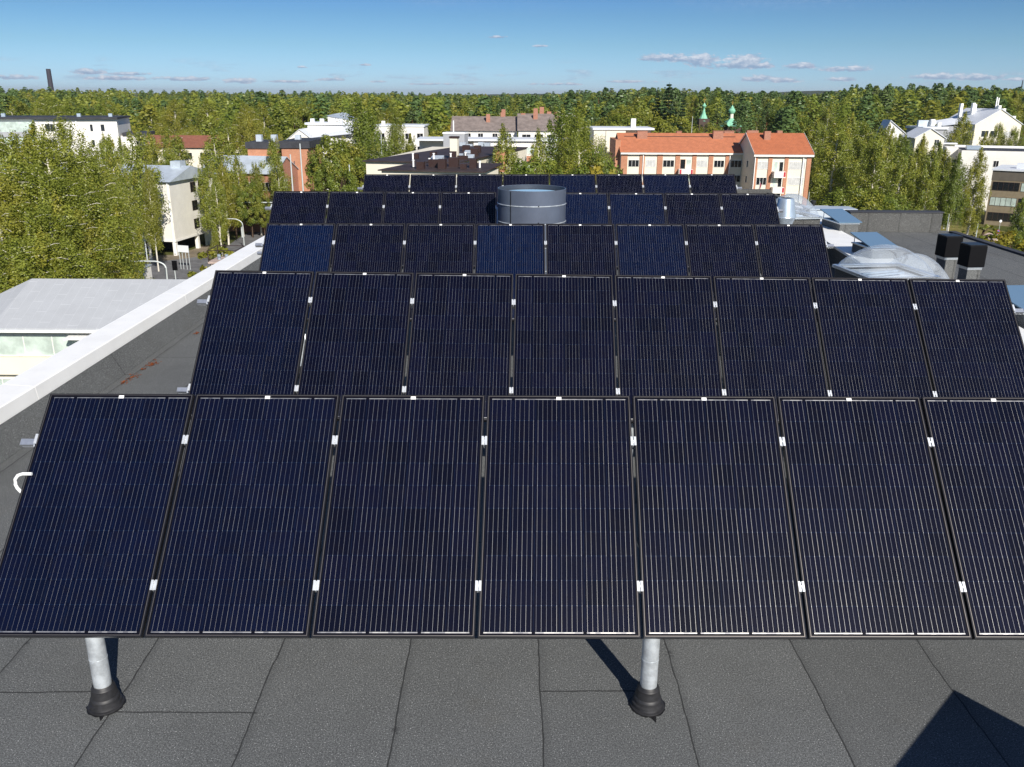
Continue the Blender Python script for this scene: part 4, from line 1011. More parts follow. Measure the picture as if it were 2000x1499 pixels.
for x0, x1 in ((1474.2,1480.5),(1502,1509.5),(1534,1541),(1577,1585.5)): b.box('brick_pier', 'brick_orange', wx(x0), wx(x1), -.16, -.004, 0, ze-.50)
pat = [['b','b'],['d','b'],['b','b'],['b','d'],['b','b']]
for fl in range(5):
    z = ze-3.0-fl*2.85
    b.window(wx(1481.5), z, wx(1501.5)-wx(1481.5), 1.4, {'b':'glass_blind','d':'glass_dark'}[pat[fl][0]], panes=3)
    b.window(wx(1543), z, wx(1575)-wx(1543), 1.4, 'glass_blind', panes=4)
    b.window(wx(1514), z-.7, wx(1521)-wx(1514), 2.1, 'glass_green', panes=1, name='balcony_door'); b.window(wx(1524), z-.7, wx(1532)-wx(1524), 2.1, 'glass_dark', panes=1, name='balcony_door')
    bo = b.box('balcony', 'wall_white', wx(1511), wx(1533.5), -1.6, -.17, z-1.4, z-.30)
    m = MB(); m.box(wx(1529.5), wx(1533), -1.66, -1.603, z-1.2, z-.35); m.build('privacy_panel', 'red_panel', bo)
    for y in (4.0, 9.0): b.window(y, z, .9, 1.3, 'glass_dark', y=0, face='left', panes=1)
for px in (1481.6, 1575.8):
    m = MB(); m.tube([(wx(px)-.6, -.26, 0), (wx(px)-.6, -.26, ze-.3)], .09, 8); m.build('downpipe', 'white_cap', b.r)
for px, y, w_ in ((1502,4.2,1.2),(1463,7.5,2.2),(1537,7.4,1.0)):
    if px == 1463: px = 1476
    m = MB(); m.box(wx(px), wx(px)+w_, y, y+1.0, zr-1.6, zr+.55); m.build('chimney', 'brick', b.r)
fl_ = aty(1483, 372, 163); m = MB(); m.tube([(0,0,-14),(0,0,1.6)], .05, 6)
fr = empty('flagpole', (fl_.x, 163, fl_.z), 0, 'dark red flag hanging on a pole in front of the shorter orange roofed block', 'flagpole'); m.build('pole', 'pole', fr)
m = MB(); m.add([(.05,0,1.5),(.35,.1,.9),(.15,.3,-.2),(-.7,.25,-1.0),(-.15,.05,.1)], [(0,1,2,3,4)]); m.build('flag', P('flag_red', (.22,.02,.04), .8), fr)

# --- church with green spires
ch = aty(1372, 258, 285); chb = empty('church', (ch.x, 285, terr(ch.x, 285)), 0, 'dark wooden church with green copper spires and onion domes in the forest', 'church'); z0 = chb.location.z
def zc(px, py, Y=285): return aty(px, py, Y).z - z0
s_ = 285*1.0/1687*.96
m = MB(); m.box(-1.6,1.6,-1.6,1.6,0,zc(1372,232)); m.build('tower', 'dark_wood', chb)
zt = zc(1372,236); k = .60
def L(prof, z, rk=.72): return [(a*rk, z+h*k) for a, h in prof]
m = MB(); m.lathe(L([(2.9,-.2),(2.5,.2),(1.1,3.2),(.35,5.6),(.3,6.2)], zt, .62), n=8); m.build('spire', 'green_copper', chb)
m = MB(); m.lathe(L([(.25,6.2),(.75,6.8),(.95,7.4),(.5,8.1),(.12,8.8),(.1,9)], zt), n=14); m.build('onion_dome', 'green_copper', chb, smooth=True)
m = MB(); m.box(-.07,.07,-.05,.05,zt+9*k,zt+11.6*k); m.box(-.45,.45,-.05,.05,zt+10.4*k,zt+10.65*k); m.build('cross', 'gold', chb)
for sx in (-1, 1):
    m = MB(); m.box(sx*.8-.35, sx*.8+.35, -1.66, -1.603, zt-3.4, zt-1.2); m.build('belfry_opening', 'shade_void', chb)
dx = aty(1431, 230, 285).x-ch.x; zt = zc(1431, 240)
m = MB(); m.box(dx-2.5,dx+2.5,-1.5,5,0,zt-1.0); m.build('nave_wall', 'dark_wood', chb)
m = MB(); m.add([(dx-2.8,-1.8,zt-1.1),(dx+2.8,-1.8,zt-1.1),(dx+2.8,5.2,zt-1.1),(dx-2.8,5.2,zt-1.1),(dx,1.5,zt+1.7)], [(0,1,4),(1,2,4),(2,3,4),(3,0,4)]); m.build('nave_roof', 'green_copper', chb)
m = MB(); m.add([(dx-4.0,-3.2,zt-1.3),(dx-2.7,-3.2,zt-.3),(dx-1.4,-3.2,zt-1.3),(dx-2.7,0,zt-.2),(dx-4.0,0,zt-1.3),(dx-1.4,0,zt-1.3)], [(0,1,3,4),(1,2,5,3)]); m.build('porch_roof', 'green_copper', chb)
m = MB(); m.lathe([(.6,zt+1.3),(.55,zt+2.6)], (dx,1.5,0), n=12); m.build('drum', 'wall_cream', chb)
m = MB(); m.lathe(L([(.8,4.4),(1.45,5.3),(1.5,6.1),(.8,7.3),(.15,8.4),(.1,8.8)], zt), (dx,1.5,0), n=16); m.build('onion_dome', 'green_copper', chb, smooth=True)
m = MB(); m.box(dx-.07,dx+.07,1.45,1.55,zt+8.8*k,zt+10.9*k); m.box(dx-.4,dx+.4,1.45,1.55,zt+9.8*k,zt+10.0*k); m.build('cross', 'gold', chb)

# --- buildings upper right
a = aty(1902, 262, 250); c = aty(1998, 262, 250); g0 = terr(a.x, 250)
b = Bld('apartment_building', (a.x, 250), (c.x+.3, 252), 'big cream gabled building with white roof at upper right', z=g0)
W = b.w; ze = aty(1902, 243, 250).z-g0; zr = aty(1949, 214, 250).z-g0
b.gable('wall_cream', 'white_roof', 0, W, 0, 15, ze, zr, .3, along='y')
for x, z in ((2.2, ze-3.4), (4.9, ze-3.4), (2.2, ze-6.6), (9, ze-3.6)): b.window(x, z, 2.2, 1.7, glassmix(.5), panes=2)
for x, y, h in ((W*.5,1.2,1.2),(W*.28,8,1.8),(W*.36,9,1.4),(W*.16,11,1.6),(W*.62,1.4,.4),(W*.86,1.4,-1.6)): b.box('roof_vent', 'white_cap', x, x+.8, y, y+.8, zr-2.6 if h > -1 else zr-3.6, zr+h-.2)
m = MB(); m.box(W*.49, W*.51, 2.4, 2.6, zr, zr+3.2); m.box(W*.53, W*.55, 2.4, 2.6, zr, zr+3.0); m.build('antenna', 'white_cap', b.r)
b.poly('side_roof', 'white_roof', [(-7,4,ze-.6),(-.01,4,ze+.2),(-.01,11,ze+1.4),(-7,11,ze+.4)], [(0,1,2,3)]); b.box('side_wing', 'wall_grey', -6.8, -.004, 4.2, 10.8, 0, ze-.7)
a = aty(1786, 285, 205); c = aty(1842, 285, 205); g0 = terr(a.x, 205)
b = Bld('house', (a.x, 205), (c.x, 205), 'small white gabled house right of the tall birches', z=g0); W = b.w
b.gable('wall_cream', 'white_roof', 0, W, 0, 7, aty(1786, 269, 205).z-g0, aty(1814, 252, 205).z-g0, .4, along='y')
for x in (1.2, 4.4): b.window(x, aty(1786, 285, 205).z-g0, 1.1, 1.4, 'glass_dark', panes=2)
a = aty(1722, 285, 218); c = aty(1768, 285, 218)
b = Bld('house', (a.x, 218), (c.x, 218), 'white house with steep pale roof peeking above the birches, left of the small gabled house', z=G); W = b.w
b.gable('wall_white', 'white_roof', 0, W, 0, 4, aty(1762, 264, 218).z-G, aty(1742, 236, 218).z-G, .4, along='y', ridge=W*.22)
b.window(1.2, 12.6, 1.2, 1.4, 'glass_dark', panes=2)
a = aty(1802, 262, 238); c = aty(1848, 262, 238)
b = Bld('low_building', (a.x, 238), (c.x, 238), 'low white roofed building with rounded rooftop unit between the gabled houses', z=G); W = b.w
zt = aty(1825, 247, 238).z-G; b.box('wall', 'wall_grey', 0, W, 0, 10, 0, zt-.8); b.box('roof', 'white_roof', -.3, W+.3, -.4, 10.3, zt-.797, zt-.2)
b.box('roof_screen', 'metal_roof', .3, 3.0, 4, 5, zt-.196, zt+1.4)
m = MB(); m.tube([(3.2, 3.6, zt+.75), (4.3, 3.6, zt+.75)], .95, 16); m.build('round_unit', 'white_cap', b.r, smooth=True); b.box('roof_vent', 'white_cap', 5.2, 6.0, 3, 4, zt-.196, zt+.9)
a = aty(1878, 300, 203); c = Vector((134, 192, 0))
b = Bld('apartment_building', (a.x, 203), (c.x, c.y), 'flat white building at the right edge above the brown brick block'); W = b.w
zt = aty(1885, 294, 203).z-G; b.box('wall', 'wall_white', 0, W, 0, 12, 0, zt); b.box('roof', 'dark_roof', .2, W-.2, .2, 11.8, zt+.003, zt+.1); b.box('parapet', 'white_cap', -.1, W+.1, 11.8, 12.1, zt+.003, zt+.6)
for x in (6.8, 13.5, 18.8, 24): b.window(x, zt-3.5, 1.1, 1.4, 'glass_dark', panes=2)
b.box('roof_unit', 'steel', 1.2, 4.0, 2, 4.5, zt+.104, zt+.9)
b.box('rear_wing', 'wall_white', -2.5, -.004, 6, 14, 0, zt+.3); b.box('rear_roof', 'white_roof', -2.8, .5, 12.3, 14.3, zt+.7, zt+1.0)
a = aty(1938, 345, 180); c = Vector((128, 158, 0))
b = Bld('office_building', (a.x, 180), (c.x, c.y), 'brown brick three storey building with window bands at the right edge'); W = b.w
zt = aty(1938, 333, 180).z-G
b.box('wall', 'wall_olive', 0, W, 0, 14, 0, zt); b.box('upper_band', 'wall_darkolive', -.05, W, -.06, -.004, zt-1.9, zt-.02)
b.box('roof', 'white_roof', -.3, W+.3, -.3, 14.3, zt+.003, zt+.30)
for fl in range(3):
    z = zt-3.9-fl*3.05
    for x in range(5): b.window(.35+x*5.1, z, 4.8, 1.7, 'glass_green' if (x+fl) % 2 else 'glass_dark', panes=5, frame='win_brown', name='window_band')
for x, h in ((3.6,1.0),(5.6,1.2),(7.0,.8)): b.box('roof_unit', 'white_roof', x, x+1.4, 4, 5.6, zt+.304, zt+.3+h)

# ------------------------------------------------------------------ street furniture and far landmarks
def ground_obj(name, px, py, label, cat, group=None, rz=0):
    p = atz(px, py, G); return empty(name, (p.x, p.y, G), rz, label, cat, group), p
def street_lamp(px, pyb, pytop, armpx, label, r=.09, Y=None):
    p = atz(px, pyb, G) if Y is None else Vector((aty(px, pyb, Y).x, Y, G)); t = aty(px, pytop, p.y); h = t.z-G
    # keep the pole vertical: top lies straight above the base
    rt = empty('street_lamp', (p.x, p.y, G), 0, label, 'street lamp', 'street lamps'); arm = armpx/1687*p.y
    m = MB(); s = 1 if arm > 0 else -1; n = 10
    pts = [(0,0,0),(0,0,h*.82)]
    for i in range(1, n+1): a = i/n*math.pi/2; pts.append((arm*.35*(1-math.cos(a)), 0, h*.82+h*.18*math.sin(a)))
    pts.append((arm*.9, 0, h*1.005))
    m.tube(pts, [r*1.3, r]+[r*.75]*(n+1), 8); m.build('pole', 'pole', rt, smooth=True)
    m = MB(); m.bar((arm*.88,0,h*1.005),(arm*1.12,0,h*1.01), .26, .12); m.build('lamp_head', 'sign_white', rt)
    return rt
street_lamp(330, 575, 511, -66, 'curved white street lamp beside the white kiosk in the lower left', .13)
street_lamp(478, 487, 428, -54, 'street lamp with thin bent arm over the street beside the birches')
street_lamp(1843, 447, 405, -26, 'dark street lamp with curved arm behind the felt upstand', .10)
def pole_obj(name, px, pyb, pyt, r, label, mat='pole', Y=None):
    p = atz(px, pyb, G) if Y is None else Vector((aty(px, pyb, Y).x, Y, G)); h = aty(px, pyt, p.y).z-G
    m = MB(); m.tube([(0,0,0),(0,0,h)], [r*1.15, r*.8], 8); o = m.build(name, mat, smooth=True, loc=(p.x, p.y, G)); tag(o, label, 'pole', 'slim poles along the streets'); return o
pole_obj('utility_pole', 288, 508, 415, .10, 'slim pale pole in front of the beige block on pillars')
pole_obj('flag_pole', 574, 400, 302, .13, 'left pale flagpole in front of the orange brick gable', Y=148)
pole_obj('flag_pole', 594, 400, 281, .13, 'right pale flagpole in front of the orange brick gable', Y=150)
pole_obj('flag_pole', 686, 400, 322, .13, 'pale flagpole standing alone beside the car park', Y=150)
pole_obj('utility_pole', 746, 310, 262, .07, 'thin pole left of the brown roofed block', Y=180)
pole_obj('utility_pole', 1848, 455, 418, .06, 'first thin grey pole behind the end of the felt upstand', Y=150)
pole_obj('utility_pole', 1904, 474, 436, .09, 'short pale pole beside the leaning birch on the verge')
pole_obj('utility_pole', 1578, 400, 375, .07, 'short pale pole right of the orange roofed block', Y=160)
# sign gantry
rt, p = ground_obj('traffic_sign_gantry', 474, 464, 'pale gantry pole with long horizontal arm over the street', 'sign gantry')
h = aty(466, 396, p.y).z-G
m = MB(); m.tube([(0,0,0),(0,0,h)], [.22,.14], 10); m.build('pole', 'pole', rt, smooth=True)
m = MB(); m.tube([(-.1,0,h),(7.5,-.5,h+.1)], [.13,.09], 8); m.build('arm', 'pole', rt, smooth=True)
# billboard
rt, p = ground_obj('billboard', 362, 527, 'small white sign board on thin white legs beside the brick chimney', 'sign board', rz=R(-18)); 
m = MB(); m.box(-.95,.95,-.06,.06,2.6,3.6); m.build('board', 'sign_white', rt)
for x in (-.8,-.3,.3,.85):
    m = MB(); m.tube([(x,.08,0),(x,.08,2.8)], .05, 6); m.build('leg', 'pole', rt)
# white kiosk
rt, p = ground_obj('kiosk', 272, 556, 'white box kiosk with grey flat roof beside the street', 'kiosk', rz=R(-4))
m = MB(); m.box(-1.55,1.5,-1,1,0,2.5); m.build('wall', 'wall_white', rt, bevel=.03)
m = MB(); m.box(-1.65,1.6,-1.1,1.1,2.503,2.62); m.build('roof', 'metal_roof', rt)
m = MB(); m.box(-.03,.03,-1.03,-1.003,0,2.4); m.build('door_gap', 'wall_grey', rt)
rt, p = ground_obj('utility_cabinet', 246, 548, 'cream utility cabinet on the lawn left of the kiosk', 'cabinet')
m = MB(); m.box(-.75,.75,-.5,.5,0,2.2); m.build('body', 'wall_cream', rt, bevel=.04); m = MB(); m.box(-.8,.8,-.55,.55,2.203,2.3); m.build('lid', 'wall_white', rt)
def sign(px, pyb, h, mat, label, rad=.35, back=False):
    rt, p = ground_obj('traffic_sign', px, pyb, label, 'traffic sign', 'traffic signs')
    m = MB(); m.tube([(0,0,0),(0,0,h)], .04, 6); m.build('post', 'pole', rt)
    m = MB(); m.tube([(0,-.05,h-rad),(0,-.08,h-rad)], rad, 20); f = m.build('face', mat, rt)
    return f, h-rad
f, z = sign(1944, 478, 2.6, 'sign_blue', 'round blue no parking sign with red rim beside the boulder')
m = MB(); m.tube([(0,-.081,z),(0,-.10,z)], .36, 20); o = m.build('red_rim', P('sign_red', (.45,.03,.08), .5), f); 
m = MB(); m.tube([(0,-.101,z),(0,-.12,z)], .27, 20); m.build('blue_disc', 'sign_blue', f)
m = MB(); m.bar((-.18,-.125,z+.18),(.18,-.125,z-.18),.06,.01, Vector((0,1,0))); m.build('slash', 'sign_red' if False else bpy.data.materials['sign_red'], f)
f, z = sign(1950, 455, 2.5, 'sign_white', 'small white traffic sign on the grass behind the blue round sign', .26)
f, z = sign(210, 556, 2.6, 'wall_grey', 'round grey back of a traffic sign under the birches', .55)
rt, p = ground_obj('traffic_sign', 232, 560, 'narrow white traffic sign between the grey round sign and the cabinet', 'traffic sign', 'traffic signs')
m = MB(); m.tube([(0,0,0),(0,0,2.6)], .05, 6); m.build('post', 'pole', rt); m = MB(); m.box(-.12,.22,-.06,-.02,1.3,2.7); m.build('face', 'sign_white', rt)
rt, p = ground_obj('traffic_sign', 273, 508, 'white and blue crossing sign in front of the beige block', 'traffic sign', 'traffic signs')
m = MB(); m.tube([(0,0,0),(0,0,2.6)], .05, 6); m.build('post', 'pole', rt); m = MB(); m.box(-.45,.45,-.08,-.05,1.4,2.9); f = m.build('face', 'sign_white', rt); m = MB(); m.box(-.3,.3,-.10,-.081,1.9,2.5); m.build('symbol', 'sign_blue', f)
# traffic light seen from behind by the chimney
rt, p = ground_obj('traffic_light', 345, 560, 'black traffic light seen from the side next to the brick chimney', 'traffic light')
m = MB(); m.tube([(0,0,0),(0,0,3.4)], .07, 8); m.build('post', 'pole', rt)
m = MB(); m.box(-.18,.18,-.2,.15,2.3,3.4); m.box(-.35,.35,.16,.19,2.2,3.5); m.build('head', 'black_box', rt)
for i in range(3):
    m = MB(); m.tube([(0,-.21,2.5+i*.35),(0,-.36,2.5+i*.35)], .13, 10); m.build('hood', 'black_box', rt)
# boulder
p = atz(1931, 469, G); m = MB(); rr = random.Random(5); prof = []
for i in range(6): prof.append((1.35*math.cos(i/5*math.pi/2)+.02, 1.25*math.sin(i/5*math.pi/2)))
m.lathe(prof, n=11); m.v = [(x*rr.uniform(.85,1.15), y*rr.uniform(.85,1.15), z*rr.uniform(.85,1.1)) for x, y, z in m.v]
tag(m.build('boulder', 'stone', loc=(p.x, p.y, G)), 'pinkish boulder lying on the dry verge at right', 'boulder')
# far chimney and mast
p = aty(101, 180, 900); t = aty(93, 135, 900)
m = MB(); m.lathe([(2.6, 0), (2.1, t.z-p.z+16)], n=24, cap_top=True); o = m.build('smokestack', 'chim_tower', smooth=True, loc=(p.x, 900, p.z-16)); tag(o, 'tall dark smokestack rising above the forest at the left horizon', 'smokestack')
p = aty(1992, 190, 800); rt = empty('radio_mast', (p.x, 800, p.z-10), 0, 'thin lattice mast on the right horizon', 'mast')
m = MB(); h = 10+14
for k in range(3):
    a = k*2.094; m.bar((math.cos(a)*1.2, math.sin(a)*1.2, 0), (math.cos(a)*.25, math.sin(a)*.25, h), .22, .22)
for i in range(12):
    z = i*2.0; r = 1.2-.95*z/h; r2 = 1.2-.95*(z+2)/h
    for k in range(3): a = k*2.094; c = a+2.094; m.bar((math.cos(a)*r, math.sin(a)*r, z), (math.cos(c)*r2, math.sin(c)*r2, z+2), .14, .14)
m.build('lattice', 'pole_dark', rt)

# cars
def make_car(mat):
    r = empty('parked_car', (0,0,0)); L, Wd = 4.3, 1.75
    prof = [(-2.15,.32),(-2.15,.72),(-2.0,.86),(-1.75,.92),(-1.35,1.42),(-.6,1.50),(.35,1.46),(1.05,.98),(1.85,.84),(2.12,.66),(2.15,.32)]
    m = MB(); n = len(prof); vs = []
    for (yy, k) in ((-Wd/2, 1), (Wd/2, 1)): vs += [(x, yy*(.86 if z > .95 else 1), z) for x, z in prof]
    m.add(vs, [tuple(range(n)), tuple(range(2*n-1, n-1, -1))]+[(i, i+n, (i+1) % n+n, (i+1) % n) for i in range(n)]); b_ = m.build('body', mat, r, bevel=.05)
    m = MB()
    for s_ in (-1, 1): 
        y_ = s_*(Wd/2*.93); m.add([(-1.3, y_, .96), (-1.12, y_*.955, 1.38), (.3, y_*.955, 1.38), (.85, y_, .98)], [(0,1,2,3)])
    m.add([(1.02,-.7,1.02),(1.02,.7,1.02),(.40,.66,1.44),(.40,-.66,1.44)], [(0,1,2,3)]); m.add([(-1.72,-.7,.97),(-1.72,.7,.97),(-1.39,.66,1.41),(-1.39,-.66,1.41)], [(0,3,2,1)])
    for i, v in enumerate(m.v): m.v[i] = (v[0]+(.02 if v[0] > .9 or (v[0] > .35 and abs(v[1]) < .7) else (-.02 if v[0] < -1.3 else 0)), v[1]*1.02, v[2])
    m.build('window', 'glass_dark', r)
    for x in (-1.35, 1.35):
        for s_ in (-1, 1):
            m = MB(); m.tube([(x, s_*.68, .33), (x, s_*.90, .33)], .33, 18); wv = m.build('wheel', 'tyre', r); m = MB(); m.tube([(x, s_*.901, .33), (x, s_*.915, .33)], .2, 12); m.build('rim', 'alu', wv)
    for s_ in (-1, 1): m = MB(); m.box(2.08, 2.17, s_*.6-.18, s_*.6+.18, .60, .74); m.build('headlight', 'tag_white', r)
    return r
for (mat, px, py, Y, rz, lab) in (('car_silver', 668, 372, 205, 20, 'silver car parked under the tree beside the car park'), ('car_dark', 745, 352, 214, 10, 'dark car at the far side of the car park'),
        ('car_silver', 1606, 395, 200, 75, 'silver car parked in the shade right of the orange roofed block')):
    c_ = make_car(mat); p = atz(px, py, G); c_.location = (p.x, p.y, G+.02); c_.rotation_euler = (0,0,R(rz)); tag(c_, lab, 'car', 'parked cars')

# ------------------------------------------------------------------ trees
rg = np.random.default_rng(7)
def quads(centers, normals, size, asp=1.4):
    """diamond leaves; returns verts (n*4,3)"""
    n = len(centers); nr = normals/np.linalg.norm(normals, axis=1, keepdims=True)
    t = rg.normal(size=(n, 3)); t -= (t*nr).sum(1, keepdims=True)*nr; t /= np.linalg.norm(t, axis=1, keepdims=True)
    b = np.cross(nr, t); s = (size*rg.uniform(.6, 1.35, n))[:, None]
    return np.stack([centers-t*s*asp*.5, centers-b*s*.5, centers+t*s*asp*.5, centers+b*s*.5], 1).reshape(-1, 3)
def leaf_mesh(name, V, tint, clump, mat):
    nf = len(V)//4; me = bpy.data.meshes.new(name); me.vertices.add(nf*4); me.vertices.foreach_set('co', V.astype(np.float32).ravel())
    me.loops.add(nf*4); me.loops.foreach_set('vertex_index', np.arange(nf*4, dtype=np.int32))
    me.polygons.add(nf); me.polygons.foreach_set('loop_start', np.arange(0, nf*4, 4, dtype=np.int32)); me.update(calc_edges=True)
    for nm, d in (('tint', tint), ('clump', clump)):
        a = me.attributes.new(nm, 'FLOAT', 'FACE'); a.data.foreach_set('value', d.astype(np.float32))
    me.materials.append(M[mat]); me.validate(); return me
def clumps(cc, rad, per, droop, size, center=None):
    """cc: clump centres, rad: radii; returns V, tint, clump"""
    n = len(cc); idx = np.repeat(np.arange(n), per)
    off = rg.normal(size=(n*per, 3)); off /= np.linalg.norm(off, axis=1, keepdims=True); off *= rg.uniform(.25, 1, (n*per, 1))**.6
    r = rad[idx][:, None]; o = off*r; o[:, 2] *= droop
    o[:, 2] -= (droop-1)*.35*rad[idx]
    nor = off*.9 + rg.normal(size=off.shape)*.55 + np.array([0, 0, .30])
    if center is not None:
        out = cc[idx]-center; out[:, 2] *= .3; out /= (np.linalg.norm(out, axis=1, keepdims=True)+1e-6); nor += out*.5
    cl = rg.random(n); tint = np.clip(cl[idx]*.6 + rg.random(n*per)*.4, 0, 1)
    return quads(cc[idx]+o, nor, size), tint, cl[idx]
def birch(H=20., W=1.0, dens=1.0, size=.30, weep=1.9, low=.16, per=34):
    tr = MB(); lean = rg.uniform(-.5, .5, 2)*.6
    def tp(t): return Vector((lean[0]*t*t+.12*math.sin(t*7+lean[1]*9), lean[1]*t*t+.12*math.cos(t*6), t*H))
    tr.tube([tp(t) for t in np.linspace(0, .96, 9)], [.30*(1-t)**.8+.03 for t in np.linspace(0, .96, 9)], 8)
    cc = []; rad = []
    nl = int(40*dens)
    for i in range(nl):
        t0 = low + (.95-low)*((i+rg.random())/nl)
        prof = math.sin(min(1, (1-t0)/(1-low)*1.18)*math.pi*.60)**.8
        L = 3.7*W*prof*rg.uniform(.65, 1.25)+.35
        a = i*2.4+rg.uniform(-.5, .5); d = Vector((math.cos(a), math.sin(a), 0)); p0 = tp(t0); up = rg.uniform(.45, .95)
        pts = [p0 + d*(L*s) + Vector((0, 0, L*(up*s-.35*s*s*s))) for s in (0, .35, .7, 1.0)]
        tr.tube(pts, [.095*(1-t0)+.035, .06*(1-t0)+.025, .03, .010], 5, caps=False)
        k = max(2, int(L*1.9))
        for j in range(k):
            s = .28+.74*(j+rg.random()*.8)/k; q = p0 + d*(L*s) + Vector((0, 0, L*(up*s-.35*s**3)))
            cc.append((q.x+rg.normal()*.3, q.y+rg.normal()*.3, q.z+rg.normal()*.25)); rad.append(rg.uniform(.45, .85)*(0.65+.5*prof))
    for t in (.93, .96, .985): q = tp(t); cc.append((q.x, q.y, q.z)); rad.append(.42)
    cc = np.array(cc); return tr, clumps(cc, np.array(rad), per, weep, size, np.array([0, 0, H*.55]))
def broad(H=12., W=1.0, size=.32, n=120, per=36, low=.22):
    tr = MB(); tr.tube([(0,0,0),(.1,0,H*.3),(0,.1,H*.6),(0,0,H*.85)], [.26,.19,.11,.03], 8)
    cc = []; rad = []; R0 = H*.30*W
    for i in range(n):
        th = rg.uniform(0, 6.28); u = rg.uniform(-1, 1); rr = rg.uniform(.55, 1.0)**.5; wob = 1+.22*math.sin(3*th+u*4)
        x, y = math.cos(th)*math.sqrt(1-u*u)*R0*rr*wob, math.sin(th)*math.sqrt(1-u*u)*R0*rr*wob
        z = H*(low+1)/2 + u*H*(1-low)/2*rr*.95
        cc.append((x, y, z)); rad.append(rg.uniform(.5, 1.05)*H/13)
        if i % 6 == 0: tr.tube([(0, 0, max(H*.2, z*.6)), (x*.5, y*.5, z*.82), (x*.92, y*.92, z)], [.08,.05,.015], 5, caps=False)
    return tr, clumps(np.array(cc), np.array(rad), per, 1.0, size, np.array([0, 0, H*.5]))
def pine(H=20., size=.24, n=70, per=62, low=.42):
    tr = MB(); tr.tube([(0,0,0),(.1,.05,H*.5),(0,.1,H*.8),(0,0,H*.97)], [.24,.17,.09,.02], 8)
    cc = []; rad = []
    for i in range(n):
        t = low+(1-low)*((i+rg.random())/n); prof = math.sin(min(1, (1.03-t)/(1-low)*1.3)*math.pi*.55)
        L = 2.6*prof*rg.uniform(.45, 1.15); a = i*2.4+rg.uniform(-.6, .6); z = t*H+L*.18
        cc.append((math.cos(a)*L, math.sin(a)*L, z)); rad.append(rg.uniform(.5, .95)*(.55+.5*prof))
        if i % 3 == 0: tr.tube([(0,0,t*H-.2),(math.cos(a)*L,math.sin(a)*L,z)], [.05,.015], 5, caps=False)
    return tr, clumps(np.array(cc), np.array(rad), per, .62, size, np.array([0, 0, H*.6]))
def spruce(H=22., size=.25, layers=32, per=46, W=1.0):
    tr = MB(); tr.tube([(0,0,0),(0,0,H*.5),(0,0,H*.99)], [.28,.16,.02], 8); cc = []; rad = []
    for i in range(layers):
        t = .06+.93*i/layers; L = 3.1*W*(1-t)**.85+.12
        nb = max(3, int(9*(1-t))+3)
        for k in range(nb):
            a = 6.283*k/nb+i*.7+rg.uniform(-.2, .2); l = L*rg.uniform(.75, 1.15)
            for s in ((.45, .95) if l > 1.2 else (.7,)):
                cc.append((math.cos(a)*l*s, math.sin(a)*l*s, t*H-l*s*.28+.1)); rad.append(.24+.34*(1-t))
    return tr, clumps(np.array(cc), np.array(rad), per, .7, size, np.array([0, 0, H*.4]))
PROTO = {}
def proto(kind, key, gen, H, mat, bark):
    tr, (V, ti, cl) = gen
    r = empty('birch_tree' if kind.startswith('birch') else {'green': 'leafy_tree', 'maple': 'maple_tree', 'pine': 'pine_tree', 'spruce': 'spruce_tree', 'bush': 'bush'}[kind], (0, 0, 0))
    t = tr.build('trunk', bark, r, smooth=True)
    me = leaf_mesh('crown', V, ti, cl, mat); c = bpy.data.objects.new('crown', me); COL.objects.link(c); c.parent = r
    KIDS[r.name] = [t, c]; PROTO[key] = [r, H, False]
for i in range(3): proto('birch', f'birchN{i}', birch(20, rg.uniform(1.0, 1.25), 1.15, .125, 2.3, .10, 155), 20, 'leaf_birch', 'bark_birch')
for i in range(3): proto('birch', f'birch{i}', birch(20, rg.uniform(.75, 1.0), 1.0, .20, 2.0, .16, 78), 20, 'leaf_birch', 'bark_birch')
for i in range(2): proto('birch', f'birchG{i}', birch(20, rg.uniform(.8, .95), 1.1, .19, 2.3, .22, 90), 20, 'leaf_green', 'bark_birch')
for i in range(2): proto('green', f'green{i}', broad(12, rg.uniform(.85, 1.05), .18, 120, 115), 12, 'leaf_green', 'bark_dark')
proto('maple', 'maple0', broad(10, 1.15, .34, 90, 34, .15), 10, 'leaf_maple', 'bark_dark')
for i in range(2): proto('pine', f'pine{i}', pine(), 20, 'leaf_pine', 'bark_pine')
for i in range(2): proto('spruce', f'spruce{i}', spruce(W=rg.uniform(.9, 1.2)), 22, 'leaf_spruce', 'bark_dark')
proto('bush', 'bush0', broad(3, 2.2, .26, 40, 26, .0), 3, 'leaf_green', 'bark_dark')
rt_ = random.Random(21)
def plant(key, X, Y, h, label, group, wide=1.0, cat='tree', base=None):
    r, H, used = PROTO[key]
    o = r if not used else copy_tree(r); PROTO[key][2] = True
    s = h/H; o.location = (X, Y, terr(X, Y)-.1 if base is None else base); o.rotation_euler = (0, 0, rt_.uniform(0, 6.28)); o.scale = (s*wide, s*wide, s)
    for k in ('label', 'group', 'category'):
        if k in o: del o[k]
    tag(o, label, cat, group); return o
def tree_at(px, ptop, Y, key, wide=1.0, label=None, group=None):
    p = aty(px, ptop, Y); z = terr(p.x, Y)
    # the crown centre is what stands at px: keep X from the middle of the tree
    return plant(key, p.x, Y, p.z-z, label, group, wide)
k_ = [0]
def nk(base, n): k_[0] += 1; return f'{base}{k_[0] % n}'
MASS = 'birches of the dense stand at the left edge'
